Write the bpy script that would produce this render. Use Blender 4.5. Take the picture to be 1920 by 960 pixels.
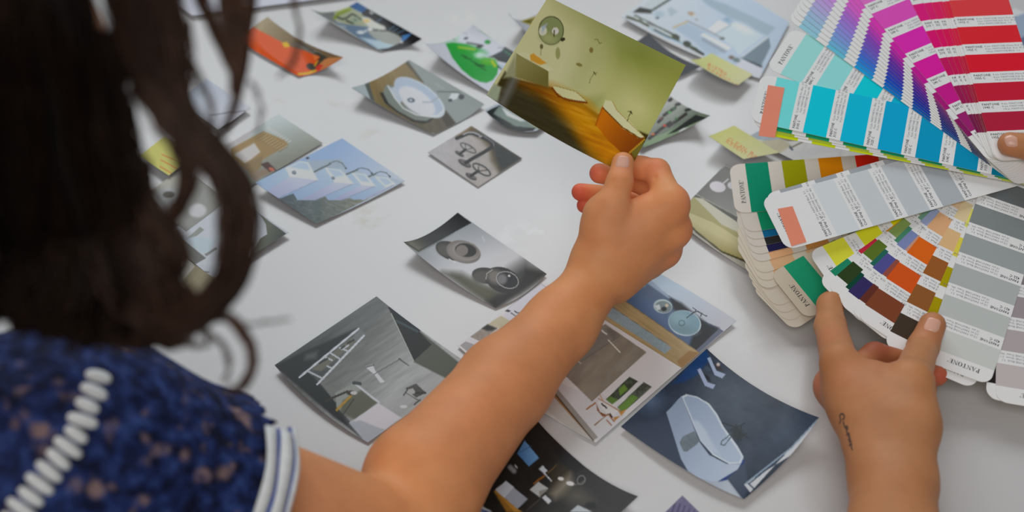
import bpy, bmesh, math, random
import numpy as np
from mathutils import Vector, Matrix
from mathutils.bvhtree import BVHTree

for _o in list(bpy.data.objects):
    bpy.data.objects.remove(_o)
SC = bpy.context.scene
COL = SC.collection
rng = np.random.default_rng(7)
random.seed(7)

# ------------------------------------------------------------------ camera
TZ = 0.74                       # height of the table top
CAM_H = 0.80                    # camera above the table top
PITCH = math.radians(43.0)      # looking down
FPX = 2700.0                    # focal length in pixels of a 1920 wide frame
CAM = np.array([0.0, 0.0, TZ + CAM_H])
RX = np.array([1.0, 0.0, 0.0])
FW = np.array([0.0, math.cos(PITCH), -math.sin(PITCH)])
UP = np.array([0.0, math.sin(PITCH), math.cos(PITCH)])
cd = bpy.data.cameras.new('camera')
cam = bpy.data.objects.new('camera', cd)
COL.objects.link(cam)
cam.location = CAM
cam.rotation_euler = (math.pi / 2 - PITCH, 0, 0)
cd.sensor_width = 36.0
cd.lens = FPX / 1920.0 * 36.0
cd.clip_start = 0.02
cd.dof.use_dof = True
cd.dof.focus_distance = 1.11
cd.dof.aperture_fstop = 4.4
SC.camera = cam

# ------------------------------------------------------------------ light
w = bpy.data.worlds.new('world')
SC.world = w
w.use_nodes = True
bg = w.node_tree.nodes['Background']
bg.inputs[0].default_value = (0.93, 0.97, 1.0, 1)
bg.inputs[1].default_value = 0.15
def area(name, loc, target, size, size_y, power, col):
    ld = bpy.data.lights.new(name, 'AREA')
    ld.shape = 'RECTANGLE'; ld.size = size; ld.size_y = size_y
    ld.energy = power; ld.color = col
    o = bpy.data.objects.new(name, ld)
    COL.objects.link(o)
    o.location = loc
    d = Vector(target) - Vector(loc)
    o.rotation_euler = d.to_track_quat('-Z', 'Y').to_euler()
    return o
area('window_daylight', (-0.2, 3.2, 2.9), (0.0, 0.9, 0.74), 2.4, 1.4, 43, (0.92, 0.97, 1.0))
area('front_fill_light', (-0.3, -1.2, 3.0), (0.1, 0.8, 0.74), 1.6, 1.6, 31, (1.0, 0.98, 0.95))  # soft fill added on the viewer's side to brighten the hand and cards
SC.view_settings.view_transform = 'Standard'
SC.view_settings.look = 'None'
SC.view_settings.gamma = 1.0
SC.view_settings.use_curve_mapping = False
SC.view_settings.exposure = 0.0

# ------------------------------------------------------------------ helpers
def ray(px, py):
    return FW + RX * ((px - 960.0) / FPX) + UP * ((480.0 - py) / FPX)
def P(px, py, d):
    """point at depth d (along the camera axis) behind a pixel"""
    return CAM + ray(px, py) * d
def T(px, py, h=0.0):
    """point at height h (metres) over the table behind a pixel"""
    r = ray(px, py)
    return CAM + r * ((TZ + h - CAM[2]) / r[2])
def to_px(p):
    q = np.asarray(p) - CAM
    dz = q @ FW
    return 960 + FPX * (q @ RX) / dz, 480 - FPX * (q @ UP) / dz
def lin(c):
    c = np.asarray(c, float) / 255.0
    return np.where(c <= 0.04045, c / 12.92, ((c + 0.055) / 1.055) ** 2.4)
def tag(o, label=None, cat=None, group=None, kind=None):
    if label: o['label'] = label
    if cat: o['category'] = cat
    if group: o['group'] = group
    if kind: o['kind'] = kind
    return o
def empty(name, loc):
    o = bpy.data.objects.new(name, None)
    COL.objects.link(o)
    o.location = loc
    o.empty_display_size = 0.02
    return o
def mesh_obj(name, verts, faces, mat, parent=None, smooth=True, mats=None, fmat=None):
    me = bpy.data.meshes.new(name)
    me.from_pydata([tuple(map(float, v)) for v in verts], [], [tuple(map(int, f)) for f in faces])
    return link_mesh(name, me, mat, parent, smooth, mats, fmat)
def link_mesh(name, me, mat, parent=None, smooth=True, mats=None, fmat=None):
    for m in (mats or [mat]):
        me.materials.append(m)
    if smooth:
        me.polygons.foreach_set('use_smooth', [True] * len(me.polygons))
    if fmat is not None:
        me.polygons.foreach_set('material_index', list(map(int, fmat)))
    me.update()
    o = bpy.data.objects.new(name, me)
    COL.objects.link(o)
    if parent is not None:
        o.parent = parent
        o.matrix_parent_inverse = parent_inv(parent)
    return o
def parent_inv(p):
    m = Matrix.LocRotScale(p.location, p.rotation_euler, p.scale)
    q = p.parent
    if q is not None:
        m = Matrix.LocRotScale(q.location, q.rotation_euler, q.scale) @ q.matrix_parent_inverse @ m if False else m
    return m.inverted()
def fast_mesh(name, V, quads):
    """numpy verts (n,3) and quads (m,4) to a mesh"""
    me = bpy.data.meshes.new(name)
    V = np.ascontiguousarray(V, dtype=np.float32)
    Q = np.ascontiguousarray(quads, dtype=np.int32)
    k = Q.shape[1]
    me.vertices.add(len(V)); me.vertices.foreach_set('co', V.ravel())
    me.loops.add(Q.size); me.loops.foreach_set('vertex_index', Q.ravel())
    me.polygons.add(len(Q))
    me.polygons.foreach_set('loop_start', np.arange(len(Q), dtype=np.int32) * k)
    me.update(calc_edges=True)
    return me
def set_col(me, C, name='Col'):
    a = me.color_attributes.new(name, 'FLOAT_COLOR', 'POINT')
    rgba = np.ones((len(me.vertices), 4), np.float32)
    rgba[:, :3] = C
    a.data.foreach_set('color', rgba.ravel())

# ------------------------------------------------------------------ materials
def mat(name, col=(0.8, 0.8, 0.8), rough=0.5, spec=0.5, noise=0.0, nscale=40.0, bump=0.0, bscale=300.0,
        attr=None, sss=0.0, sheen=0.0, alpha=None, trans=0.0):
    m = bpy.data.materials.new(name)
    m.use_nodes = True
    nt = m.node_tree
    b = nt.nodes['Principled BSDF']
    b.inputs['Roughness'].default_value = rough
    b.inputs['Specular IOR Level'].default_value = spec
    col = tuple(float(v) for v in col)
    b.inputs['Base Color'].default_value = (*col, 1)
    src = None
    if attr:
        a = nt.nodes.new('ShaderNodeAttribute'); a.attribute_name = attr
        src = a.outputs['Color']
    tc = nt.nodes.new('ShaderNodeTexCoord')
    if noise:
        n = nt.nodes.new('ShaderNodeTexNoise'); n.inputs['Scale'].default_value = nscale; n.inputs['Detail'].default_value = 4
        nt.links.new(tc.outputs['Object'], n.inputs['Vector'])
        mr = nt.nodes.new('ShaderNodeMapRange')
        mr.inputs[1].default_value = 0.3; mr.inputs[2].default_value = 0.7
        mr.inputs[3].default_value = 1 - noise; mr.inputs[4].default_value = 1 + noise
        nt.links.new(n.outputs['Fac'], mr.inputs[0])
        mx = nt.nodes.new('ShaderNodeMix'); mx.data_type = 'RGBA'; mx.blend_type = 'MULTIPLY'
        mx.inputs['Factor'].default_value = 1
        if src: nt.links.new(src, mx.inputs[6])
        else: mx.inputs[6].default_value = (*col, 1)
        nt.links.new(mr.outputs[0], mx.inputs[7])
        src = mx.outputs[2]
    if src: nt.links.new(src, b.inputs['Base Color'])
    if bump:
        n = nt.nodes.new('ShaderNodeTexNoise'); n.inputs['Scale'].default_value = bscale; n.inputs['Detail'].default_value = 5
        nt.links.new(tc.outputs['Object'], n.inputs['Vector'])
        bp = nt.nodes.new('ShaderNodeBump'); bp.inputs['Strength'].default_value = bump; bp.inputs['Distance'].default_value = 0.001
        nt.links.new(n.outputs['Fac'], bp.inputs['Height'])
        nt.links.new(bp.outputs[0], b.inputs['Normal'])
    if sss:
        b.inputs['Subsurface Weight'].default_value = sss
        b.inputs['Subsurface Radius'].default_value = (0.012, 0.005, 0.003)
        b.inputs['Subsurface Scale'].default_value = 0.6
    if sheen: b.inputs['Sheen Weight'].default_value = sheen
    if trans: b.inputs['Transmission Weight'].default_value = trans
    if alpha is not None: b.inputs['Alpha'].default_value = alpha
    return m
GAIN = 1.42                      # photographed tone to reflectance
def alb(c, g=GAIN):
    return np.clip(lin(c) * g, 0.004, 0.9)

# ------------------------------------------------------------------ room shell and table
M_FLOOR = mat('floor_concrete', alb((120, 116, 110)), 0.6, noise=0.12, nscale=6, bump=0.1, bscale=60)
o = mesh_obj('floor', [(-4, -3, 0), (4, -3, 0), (4, 5, 0), (-4, 5, 0)], [(0, 1, 2, 3)], M_FLOOR, smooth=False)
tag(o, kind='structure')

def table_material():
    m = mat('table_laminate', alb((181, 180, 180)), 0.27, 0.6, noise=0.018, nscale=5.0, bump=0.03, bscale=120)
    nt = m.node_tree; b = nt.nodes['Principled BSDF']
    src = b.inputs['Base Color'].links[0].from_socket
    tc = nt.nodes.new('ShaderNodeNewGeometry')
    nz = nt.nodes.new('ShaderNodeTexNoise'); nz.inputs['Scale'].default_value = 60; nz.inputs['Detail'].default_value = 6
    nt.links.new(tc.outputs['Position'], nz.inputs['Vector'])
    # dried glue and scuffed spots left on the laminate
    for (px, py, r, c) in ((690, 412, 0.022, (168, 164, 150)), (1005, 430, 0.02, (190, 190, 190)), (960, 455, 0.03, (187, 187, 187)),
                           (868, 32, 0.02, (188, 187, 182)), (515, 195, 0.012, (172, 169, 162)), (700, 255, 0.016, (172, 170, 163)),
                           (635, 195, 0.013, (172, 170, 164)), (1420, 660, 0.02, (188, 188, 188))):
        p = T(px, py)
        vm = nt.nodes.new('ShaderNodeVectorMath'); vm.operation = 'DISTANCE'
        nt.links.new(tc.outputs['Position'], vm.inputs[0]); vm.inputs[1].default_value = p
        mr = nt.nodes.new('ShaderNodeMapRange'); mr.interpolation_type = 'SMOOTHSTEP'
        mr.inputs[1].default_value = r * 1.1; mr.inputs[2].default_value = r * 0.2
        mr.inputs[3].default_value = 0; mr.inputs[4].default_value = 1.0
        nt.links.new(vm.outputs['Value'], mr.inputs[0])
        mm = nt.nodes.new('ShaderNodeMath'); mm.operation = 'MULTIPLY'
        mr2 = nt.nodes.new('ShaderNodeMapRange'); mr2.inputs[1].default_value = 0.46; mr2.inputs[2].default_value = 0.62
        nt.links.new(nz.outputs['Fac'], mr2.inputs[0])
        nt.links.new(mr.outputs[0], mm.inputs[0]); nt.links.new(mr2.outputs[0], mm.inputs[1])
        mx = nt.nodes.new('ShaderNodeMix'); mx.data_type = 'RGBA'
        nt.links.new(mm.outputs[0], mx.inputs['Factor']); nt.links.new(src, mx.inputs[6])
        mx.inputs[7].default_value = (*alb(c), 1)
        src = mx.outputs[2]
    nt.links.new(src, b.inputs['Base Color'])
    return m
M_TABLE = table_material()
M_LEG = mat('table_leg_steel', (0.5, 0.5, 0.5), 0.35, 0.5)
def box(x0, x1, y0, y1, z0, z1):
    v = [(x, y, z) for z in (z0, z1) for y in (y0, y1) for x in (x0, x1)]
    return v, [(0, 2, 3, 1), (4, 5, 7, 6), (0, 1, 5, 4), (2, 6, 7, 3), (0, 4, 6, 2), (1, 3, 7, 5)]
TX0, TX1, TY0, TY1 = -1.15, 1.15, 0.50, 2.0
table = empty('work_table', (0, 1.25, 0))
tag(table, 'large white laminate table covered with photo prints', 'table')
v, f = box(TX0, TX1, TY0, TY1, TZ - 0.032, TZ)
o = mesh_obj('table_top', v, f, M_TABLE, table, smooth=False)
bv = o.modifiers.new('bevel', 'BEVEL'); bv.width = 0.003; bv.segments = 2
for sx in (TX0 + 0.08, TX1 - 0.08):
    for sy in (TY0 + 0.10, TY1 - 0.08):
        v, f = box(sx - 0.025, sx + 0.025, sy - 0.025, sy + 0.025, 0, TZ - 0.0315)
        mesh_obj('leg', v, f, M_LEG, table, smooth=False)
# ------------------------------------------------------------------ a small painter for the pictures on the prints
def vnoise(x, y, seed=0):
    xi = np.floor(x).astype(np.int64); yi = np.floor(y).astype(np.int64)
    fx = x - xi; fy = y - yi
    fx = fx * fx * (3 - 2 * fx); fy = fy * fy * (3 - 2 * fy)
    def h(a, b):
        n = (a * 374761393 + b * 668265263 + seed * 1442695041) & 0x7fffffff
        n = ((n ^ (n >> 13)) * 1274126177) & 0x7fffffff
        return ((n ^ (n >> 16)) & 0xffff) / 65535.0
    return (h(xi, yi) * (1 - fx) * (1 - fy) + h(xi + 1, yi) * fx * (1 - fy)
            + h(xi, yi + 1) * (1 - fx) * fy + h(xi + 1, yi + 1) * fx * fy)
class Pic:
    """paints flat shapes (sRGB) on the points of a print; coordinates are those of a crop (origin, scale)"""
    def __init__(s, X, Y, ox=0, oy=0, sc=1.0):
        s.x = (X - ox) * sc; s.y = (Y - oy) * sc; s.sc = sc
        s.c = np.zeros((len(X), 3))
    def put(s, cov, col, a=1.0):
        cov = (cov * a)[:, None]
        s.c = s.c * (1 - cov) + np.asarray(col, float) * cov
    def base(s, col): s.c[:] = col; return s
    def grad(s, p0, c0, p1, c1, cov=None):
        d = np.array([p1[0] - p0[0], p1[1] - p0[1]], float)
        t = np.clip(((s.x - p0[0]) * d[0] + (s.y - p0[1]) * d[1]) / (d @ d), 0, 1)[:, None]
        c = np.asarray(c0, float) * (1 - t) + np.asarray(c1, float) * t
        if cov is None: s.c = c
        else: s.c = s.c * (1 - cov[:, None]) + c * cov[:, None]
        return s
    def cover(s, pts, soft=1.0):
        pts = np.asarray(pts, float); n = len(pts)
        best = np.full(len(s.x), 1e18); ins = np.zeros(len(s.x), bool)
        for i in range(n):
            a = pts[i]; b = pts[(i + 1) % n]; e = b - a
            wx = s.x - a[0]; wy = s.y - a[1]
            t = np.clip((wx * e[0] + wy * e[1]) / (e @ e + 1e-12), 0, 1)
            best = np.minimum(best, (wx - e[0] * t) ** 2 + (wy - e[1] * t) ** 2)
            if abs(e[1]) > 1e-12:
                c = (a[1] > s.y) != (b[1] > s.y)
                ins ^= c & (s.x < e[0] * (s.y - a[1]) / e[1] + a[0])
        sd = np.where(ins, -1, 1) * np.sqrt(best)
        return np.clip(0.5 - sd / (soft * s.sc), 0, 1)
    def poly(s, pts, col, col2=None, g=None, soft=1.0, a=1.0):
        cv = s.cover(pts, soft) * a
        if col2 is not None: s.grad(g[0], col, g[1], col2, cv)
        else: s.put(cv, col)
        return s
    def ell(s, cx, cy, rx, ry, rot, col, soft=1.0, a=1.0, col2=None, g=None):
        r = math.radians(rot); ca, sa = math.cos(r), math.sin(r)
        u = (s.x - cx) * ca + (s.y - cy) * sa; v = -(s.x - cx) * sa + (s.y - cy) * ca
        q = np.sqrt((u / rx) ** 2 + (v / ry) ** 2)
        sd = (q - 1) * min(rx, ry)
        cv = np.clip(0.5 - sd / (soft * s.sc), 0, 1) * a
        if col2 is not None: s.grad(g[0], col, g[1], col2, cv)
        else: s.put(cv, col)
        return s
    def line(s, pts, wd, col, soft=0.8, a=1.0):
        best = np.full(len(s.x), 1e18)
        for (p, q) in zip(pts[:-1], pts[1:]):
            ex, ey = q[0] - p[0], q[1] - p[1]
            wx = s.x - p[0]; wy = s.y - p[1]
            t = np.clip((wx * ex + wy * ey) / (ex * ex + ey * ey + 1e-9), 0, 1)
            best = np.minimum(best, (wx - ex * t) ** 2 + (wy - ey * t) ** 2)
        s.put(np.clip(0.5 - (np.sqrt(best) - wd / 2) / (soft * s.sc), 0, 1), col, a)
        return s
    def ring(s, cx, cy, rx, ry, rot, wd, col, a=1.0):
        r = math.radians(rot); t = np.linspace(0, 2 * math.pi, 25)
        p = [(cx + rx * math.cos(q) * math.cos(r) - ry * math.sin(q) * math.sin(r),
              cy + rx * math.cos(q) * math.sin(r) + ry * math.sin(q) * math.cos(r)) for q in t]
        return s.line(p, wd, col, a=a)
    def noise(s, amp, lx, ly, rot=0, seed=1, pts=None, octs=3):
        r = math.radians(rot); ca, sa = math.cos(r), math.sin(r)
        u = (s.x * ca + s.y * sa) / lx; v = (-s.x * sa + s.y * ca) / ly
        n = 0; w = 1.0; tot = 0
        for k in range(octs):
            n = n + w * vnoise(u * 2 ** k, v * 2 ** k, seed + k); tot += w; w *= 0.6
        n = (n / tot - 0.5) * 2 * amp
        if pts is not None: n = n * s.cover(pts)
        s.c = s.c + n[:, None]
        return s

M_PRINT = mat('glossy_photo_print', rough=0.30, spec=0.14, attr='Col', bump=0.012, bscale=500)
M_PAPER = mat('white_paper_back', alb((205, 206, 208)), 0.6, 0.3, noise=0.02)
M_NOTE = mat('sticky_note_paper', rough=0.8, spec=0.15, attr='Col', bump=0.02, bscale=900)

def ser8(u, v, N):
    """eight node patch: corners T R B L then the middles TR RB BL LT; u runs T to R, v runs T to L"""
    a = 2 * u - 1; b = 2 * v - 1
    S = [0.25 * (1 - a) * (1 - b) * (-a - b - 1), 0.25 * (1 + a) * (1 - b) * (a - b - 1),
         0.25 * (1 + a) * (1 + b) * (a + b - 1), 0.25 * (1 - a) * (1 + b) * (-a + b - 1),
         0.5 * (1 - a * a) * (1 - b), 0.5 * (1 + a) * (1 - b * b), 0.5 * (1 - a * a) * (1 + b), 0.5 * (1 - a) * (1 - b * b)]
    return sum(s[:, None] * n[None, :] for s, n in zip(S, N))
def sheet_nodes(c, mids):
    mids = mids or {}
    px = [np.array(q[:2], float) for q in c]; hs = [q[2] for q in c]
    pts = [T(q[0], q[1], q[2] / 1000.0) for q in c]
    for k in range(4):
        if k in mids:
            m = mids[k]; pts.append(T(m[0], m[1], m[2] / 1000.0))
        else:
            pts.append((pts[k] + pts[(k + 1) % 4]) / 2)
    return pts
_ns = [0]
def sheet(name, label, corners, mids, draw, ox=0, oy=0, sc=1.0, cat='photo print', group=None, material=None, nodes=None,
          step=1.5, warp=None, thick=0.00022, gain=1.28, back=None):
    N = [np.asarray(q, float) for q in (nodes if nodes is not None else sheet_nodes(corners, mids))]
    if nodes is None:
        _ns[0] += 1
        N = [q + np.array([0, 0, 0.00016 * _ns[0] - 0.0006]) for q in N]
    pxs = [np.array(to_px(q)) for q in N[:4]]
    lu = max(np.linalg.norm(pxs[1] - pxs[0]), np.linalg.norm(pxs[2] - pxs[3]))
    lv = max(np.linalg.norm(pxs[3] - pxs[0]), np.linalg.norm(pxs[2] - pxs[1]))
    nu = int(np.clip(lu / step, 12, 260)); nv = int(np.clip(lv / step, 12, 260))
    def grid(a, b):
        U, V = np.meshgrid(np.linspace(0, 1, a + 1), np.linspace(0, 1, b + 1))
        U = U.ravel(); V = V.ravel()
        X = ser8(U, V, N)
        if warp: X = warp(U, V, X)
        if nodes is None: X[:, 2] = np.maximum(X[:, 2], TZ + 0.00045 + 0.00016 * _ns[0])
        i = np.arange(a * b); r = i // a; c_ = i % a; k = r * (a + 1) + c_
        return X, np.stack([k, k + a + 1, k + a + 2, k + 1], 1)
    X, Q = grid(nu, nv)
    qx, qy = to_px(X)
    pic = Pic(qx, qy, ox, oy, sc)
    draw(pic)
    C = np.clip(alb(np.clip(pic.c, 0, 255), gain) - 0.006, 0.003, 0.9)
    # thin slab below with the paper's edge
    a, b = 20, 20
    Y, q2 = grid(a, b)
    e1 = Y.reshape(b + 1, a + 1, 3)
    du = np.gradient(e1, axis=1); dv = np.gradient(e1, axis=0)
    nn = np.cross(dv.reshape(-1, 3), du.reshape(-1, 3)); nn /= np.linalg.norm(nn, axis=1)[:, None] + 1e-12
    if nn[:, 2].mean() < 0 and nodes is None: nn = -nn
    if nodes is not None and (nn @ FW).mean() > 0: nn = -nn
    top = Y - nn * 0.00008; bot = Y - nn * (0.00008 + thick)
    n0 = len(X); n1 = n0 + len(top)
    V = np.concatenate([X, top, bot])
    ring = list(range(0, a)) + [r * (a + 1) + a for r in range(b)] + [b * (a + 1) + k for k in range(a, 0, -1)] + [r * (a + 1) for r in range(b, 0, -1)]
    ring = np.array(ring); nx = np.roll(ring, -1)
    side = np.stack([n0 + ring, n0 + nx, n1 + nx, n1 + ring], 1)
    quads = np.concatenate([Q, q2[:, ::-1] + n1, side])
    org = N[0] * 0.25 + N[1] * 0.25 + N[2] * 0.25 + N[3] * 0.25
    me = fast_mesh(name, V - org, quads)
    CC = np.full((len(V), 3), 0.6); CC[:len(X)] = C
    set_col(me, CC)
    fm = np.zeros(len(quads), int); fm[len(Q):] = 1
    o = link_mesh(name, me, None, None, True, [material or M_PRINT, back or M_PAPER], fm)
    o.location = org
    return tag(o, label, cat, group)
# ------------------------------------------------------------------ the prints spread over the table
GP = 'cut-out bathroom photographs spread on the table'
W8 = (206, 208, 214)
def d_spa(p):
    p.base((178, 184, 182))
    p.poly([(90, 175), (380, 150), (590, 85), (800, 220), (830, 350), (890, 410), (560, 370), (380, 300), (330, 320)], (160, 166, 138))
    p.poly([(20, 130), (190, 200), (370, 160), (380, 300), (570, 450), (330, 320)], (116, 120, 116))
    p.line([(380, 270), (430, 215), (610, 140)], 46, (132, 150, 52)); p.line([(410, 175), (600, 110)], 26, (170, 178, 110))
    p.line([(420, 255), (500, 290), (560, 270), (640, 210), (700, 240), (770, 290)], 26, (58, 62, 58))
    p.line([(560, 310), (600, 330), (660, 350)], 30, (70, 72, 66))
    p.ell(690, 300, 62, 50, 20, (150, 165, 142)); p.ell(690, 300, 30, 22, 20, (112, 132, 110))
    p.poly([(380, 330), (560, 365), (890, 405), (960, 560), (1180, 640), (1110, 740), (960, 715), (560, 450)], (104, 124, 146))
    p.poly([(440, 370), (560, 390), (540, 420), (500, 410)], (150, 164, 170))
    p.poly([(760, 560), (1000, 600), (1370, 600), (1200, 725), (1040, 742)], (178, 200, 212), soft=4)
    p.ell(1130, 530, 270, 105, 22, (158, 162, 156), soft=2)
    p.poly([(780, 270), (890, 270), (990, 330), (1140, 400), (1120, 445), (900, 410), (850, 350)], (205, 206, 196))
    p.ell(860, 312, 48, 26, 0, (224, 184, 112), soft=3)
    p.poly([(780, 190), (870, 128), (1700, 575), (1570, 680), (1200, 775), (1010, 745), (1180, 722), (1370, 640), (1400, 560), (1160, 455), (1135, 400), (990, 330), (900, 270), (800, 235)], (36, 35, 38))
    p.poly([(585, 92), (712, 20), (875, 128), (785, 192)], (20, 82, 138))
    p.poly([(890, 180), (930, 170), (970, 200), (930, 215)], (168, 172, 172))
    for q in ([(1000, 335), (1095, 268)], [(1185, 455), (1285, 388)], [(1240, 480), (1335, 420)], [(1310, 500), (1435, 450)]):
        p.line(q, 11, (92, 128, 150))
    p.poly([(1390, 535), (1540, 500), (1440, 600), (1375, 625)], (72, 128, 190))
    p.line([(1060, 462), (1180, 462), (1300, 505), (1400, 572)], 18, (66, 66, 52))
    p.ell(770, 485, 55, 24, 0, (225, 232, 240), soft=3); p.ell(910, 440, 34, 18, 0, (240, 240, 246), soft=2); p.ell(845, 465, 18, 14, 0, (220, 228, 236), soft=2)
    p.line([(960, 452), (1030, 456)], 18, (40, 40, 40)); p.ell(1385, 630, 20, 15, 0, (250, 250, 250), soft=2)
    p.poly([(0, 110), (80, 160), (200, 195), (60, 160)], (206, 208, 206), soft=2)  # whitish sheen of the upturned left tip, painted into the print
sheet('photo_print', 'curled print of a dark-tiled bathroom with a blue patch at its top',
      [(669, 3, 2), (791, 72, 9), (714, 95, 2), (583, 17, 20)], {1: (756, 89, 2), 3: (625, 21, 4), 2: (648, 57, 9)}, d_spa, 580, 0, 8, group=GP)

def d_orange(p):
    p.base((226, 84, 24))
    p.poly([(60, 250), (200, 250), (380, 180), (700, 430), (1240, 640), (1100, 700), (880, 600), (620, 520), (180, 290)], (168, 152, 118), (120, 100, 70), ((260, 300), (660, 470)))
    p.poly([(640, 500), (760, 480), (1000, 610), (900, 620)], (118, 112, 104)); p.line([(720, 480), (880, 570)], 12, (60, 54, 46))
    p.poly([(530, 480), (590, 470), (625, 525), (560, 535)], (236, 176, 10))
    p.poly([(870, 590), (940, 590), (1050, 650), (980, 670), (920, 690), (960, 640)], (64, 64, 52))
    p.poly([(930, 700), (1060, 650), (1250, 640), (940, 800), (960, 720)], (204, 132, 80)); p.poly([(900, 720), (1000, 730), (930, 820), (880, 840), (880, 780)], (206, 62, 46))
    p.line([(860, 760), (930, 720), (1010, 650)], 30, (70, 66, 56)); p.ell(860, 750, 55, 38, 20, (58, 58, 54))
    p.line([(720, 835), (820, 825), (910, 795)], 24, (226, 178, 30)); p.poly([(710, 850), (900, 840), (960, 800), (860, 870), (740, 880)], (212, 66, 70))
    p.line([(900, 740), (930, 690)], 14, (216, 170, 40)); p.poly([(880, 620), (960, 640), (900, 680)], (222, 120, 60))
sheet('photo_print', 'bright orange print with a curled corner beside the hanging hair',
      [(502, 31, 2), (644, 107, 16), (560, 143, 2), (438, 72, 3)], {0: (562, 74, 2), 1: (596, 134, 3), 2: (500, 108, 3)}, d_orange, 440, 0, 6, group=GP)

def d_green(p):
    p.base((206, 208, 226))
    p.poly([(40, 330), (370, 260), (480, 200), (440, 310), (290, 330), (130, 330)], (176, 206, 190), soft=4)
    p.poly([(290, 330), (380, 315), (560, 340), (680, 400), (700, 470), (780, 500), (880, 520), (930, 600), (910, 700), (860, 770), (780, 805), (700, 790), (600, 740), (480, 640), (370, 500)], (44, 160, 66))
    p.ell(560, 400, 190, 50, 12, (20, 160, 40), soft=8); p.line([(450, 375), (640, 400)], 26, (150, 190, 30), soft=3)
    p.ell(800, 545, 90, 42, 5, (84, 176, 30), soft=6); p.line([(850, 545), (885, 600)], 34, (176, 196, 30), soft=3)
    p.ell(700, 470, 60, 36, 0, (190, 220, 205), soft=6)
    for q in ([(480, 470), (540, 490)], [(520, 500), (600, 520)], [(600, 540), (660, 570)], [(660, 575), (760, 605)], [(650, 580), (770, 650)], [(700, 600), (750, 590)]):
        p.line(q, 15, (24, 70, 30), a=0.75)
    p.ell(795, 312, 40, 26, 0, (34, 150, 50)); p.ell(535, 268, 28, 16, -15, (70, 82, 92)); p.line([(500, 205), (550, 212)], 8, (140, 146, 156))
    p.line([(550, 320), (740, 355)], 22, (90, 92, 96)); p.poly([(650, 370), (690, 345), (745, 360), (700, 395)], (56, 56, 58))
    p.line([(360, 270), (410, 285)], 8, (80, 110, 96)); p.poly([(800, 495), (860, 470), (960, 420), (1010, 360), (1110, 400), (1110, 520), (1040, 570), (920, 540), (870, 500)], (52, 58, 62))
    p.line([(1000, 420), (1070, 470)], 20, (60, 120, 90)); p.poly([(910, 560), (1000, 600), (960, 650)], (176, 196, 206)); p.line([(920, 600), (960, 640)], 16, (40, 44, 48))
    p.line([(700, 170), (940, 320)], 12, (60, 160, 80)); p.line([(130, 322), (370, 255), (625, 105)], 9, (128, 128, 132)); p.line([(920, 380), (990, 380)], 12, (150, 160, 170))
sheet('photo_print', 'white print with a bright green round shape lying left of the held print',
      [(888, 46, 6), (992, 112, 3), (918, 172, 3), (799, 82, 18)], {3: (846, 74, 3), 0: (930, 77, 3), 2: (855, 130, 8)}, d_green, 790, 30, 6.4, group=GP)

def d_round(p):
    p.base((146, 154, 152))
    p.poly([(100, 380), (260, 340), (400, 560), (240, 460)], (172, 184, 186)); p.poly([(262, 345), (310, 325), (390, 555), (330, 520)], (92, 98, 92))
    p.poly([(310, 325), (720, 100), (765, 130), (920, 330), (1180, 650), (1290, 790), (1080, 900), (960, 890), (380, 560)], (140, 120, 78), (96, 90, 74), ((600, 200), (1000, 850)))
    p.noise(12, 300, 30, 66, 3, [(310, 325), (720, 100), (920, 330), (1290, 790), (960, 900), (380, 560)])
    p.poly([(720, 110), (745, 80), (930, 330), (890, 310)], (84, 78, 62), soft=2)
    p.poly([(1100, 700), (1180, 650), (1290, 790), (1200, 840)], (70, 62, 50), soft=4)
    p.poly([(430, 440), (470, 440), (560, 590), (760, 720), (900, 760), (1050, 720), (1000, 770), (920, 795), (800, 770), (620, 660), (490, 560)], (56, 56, 52), soft=2)
    p.poly([(470, 440), (500, 360), (600, 360), (680, 560), (860, 690), (1060, 700), (960, 760), (830, 750), (640, 650), (530, 560)], (128, 136, 128))
    p.ell(880, 497, 335, 150, 36, (200, 210, 226)); p.ell(870, 490, 318, 136, 36, (176, 190, 208)); p.ell(850, 540, 240, 118, 36, (212, 214, 228), soft=3)
    p.poly([(520, 360), (560, 395), (600, 370), (690, 525), (660, 565), (600, 500), (560, 430)], (186, 196, 208), soft=2)
    p.line([(525, 365), (600, 500), (700, 620), (840, 690), (1000, 712), (1090, 695), (1150, 640)], 12, (226, 230, 238))
    p.ell(785, 527, 42, 26, 8, (70, 86, 96)); p.ell(782, 527, 20, 13, 8, (190, 200, 208)); p.line([(920, 550), (1010, 548), (1090, 495)], 14, (160, 170, 178))
    p.line([(1080, 430), (1300, 436), (1340, 450)], 12, (84, 88, 88)); p.poly([(1240, 450), (1330, 450), (1300, 510), (1220, 540), (1200, 520)], (210, 216, 226))
    p.ell(1350, 490, 34, 30, 0, (70, 74, 76)); p.ell(1225, 527, 26, 18, 0, (60, 66, 70)); p.line([(1060, 345), (1150, 395)], 16, (162, 170, 168), soft=3)
sheet('photo_print', 'print of a round white washbasin on a wooden counter',
      [(767, 112, 2), (908, 195, 4), (812, 251, 2), (659, 164, 14)], {3: (708, 147, 3), 1: (868, 225, 1), 2: (738, 212, 6)}, d_round, 640, 100, 6, group=GP)

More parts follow.
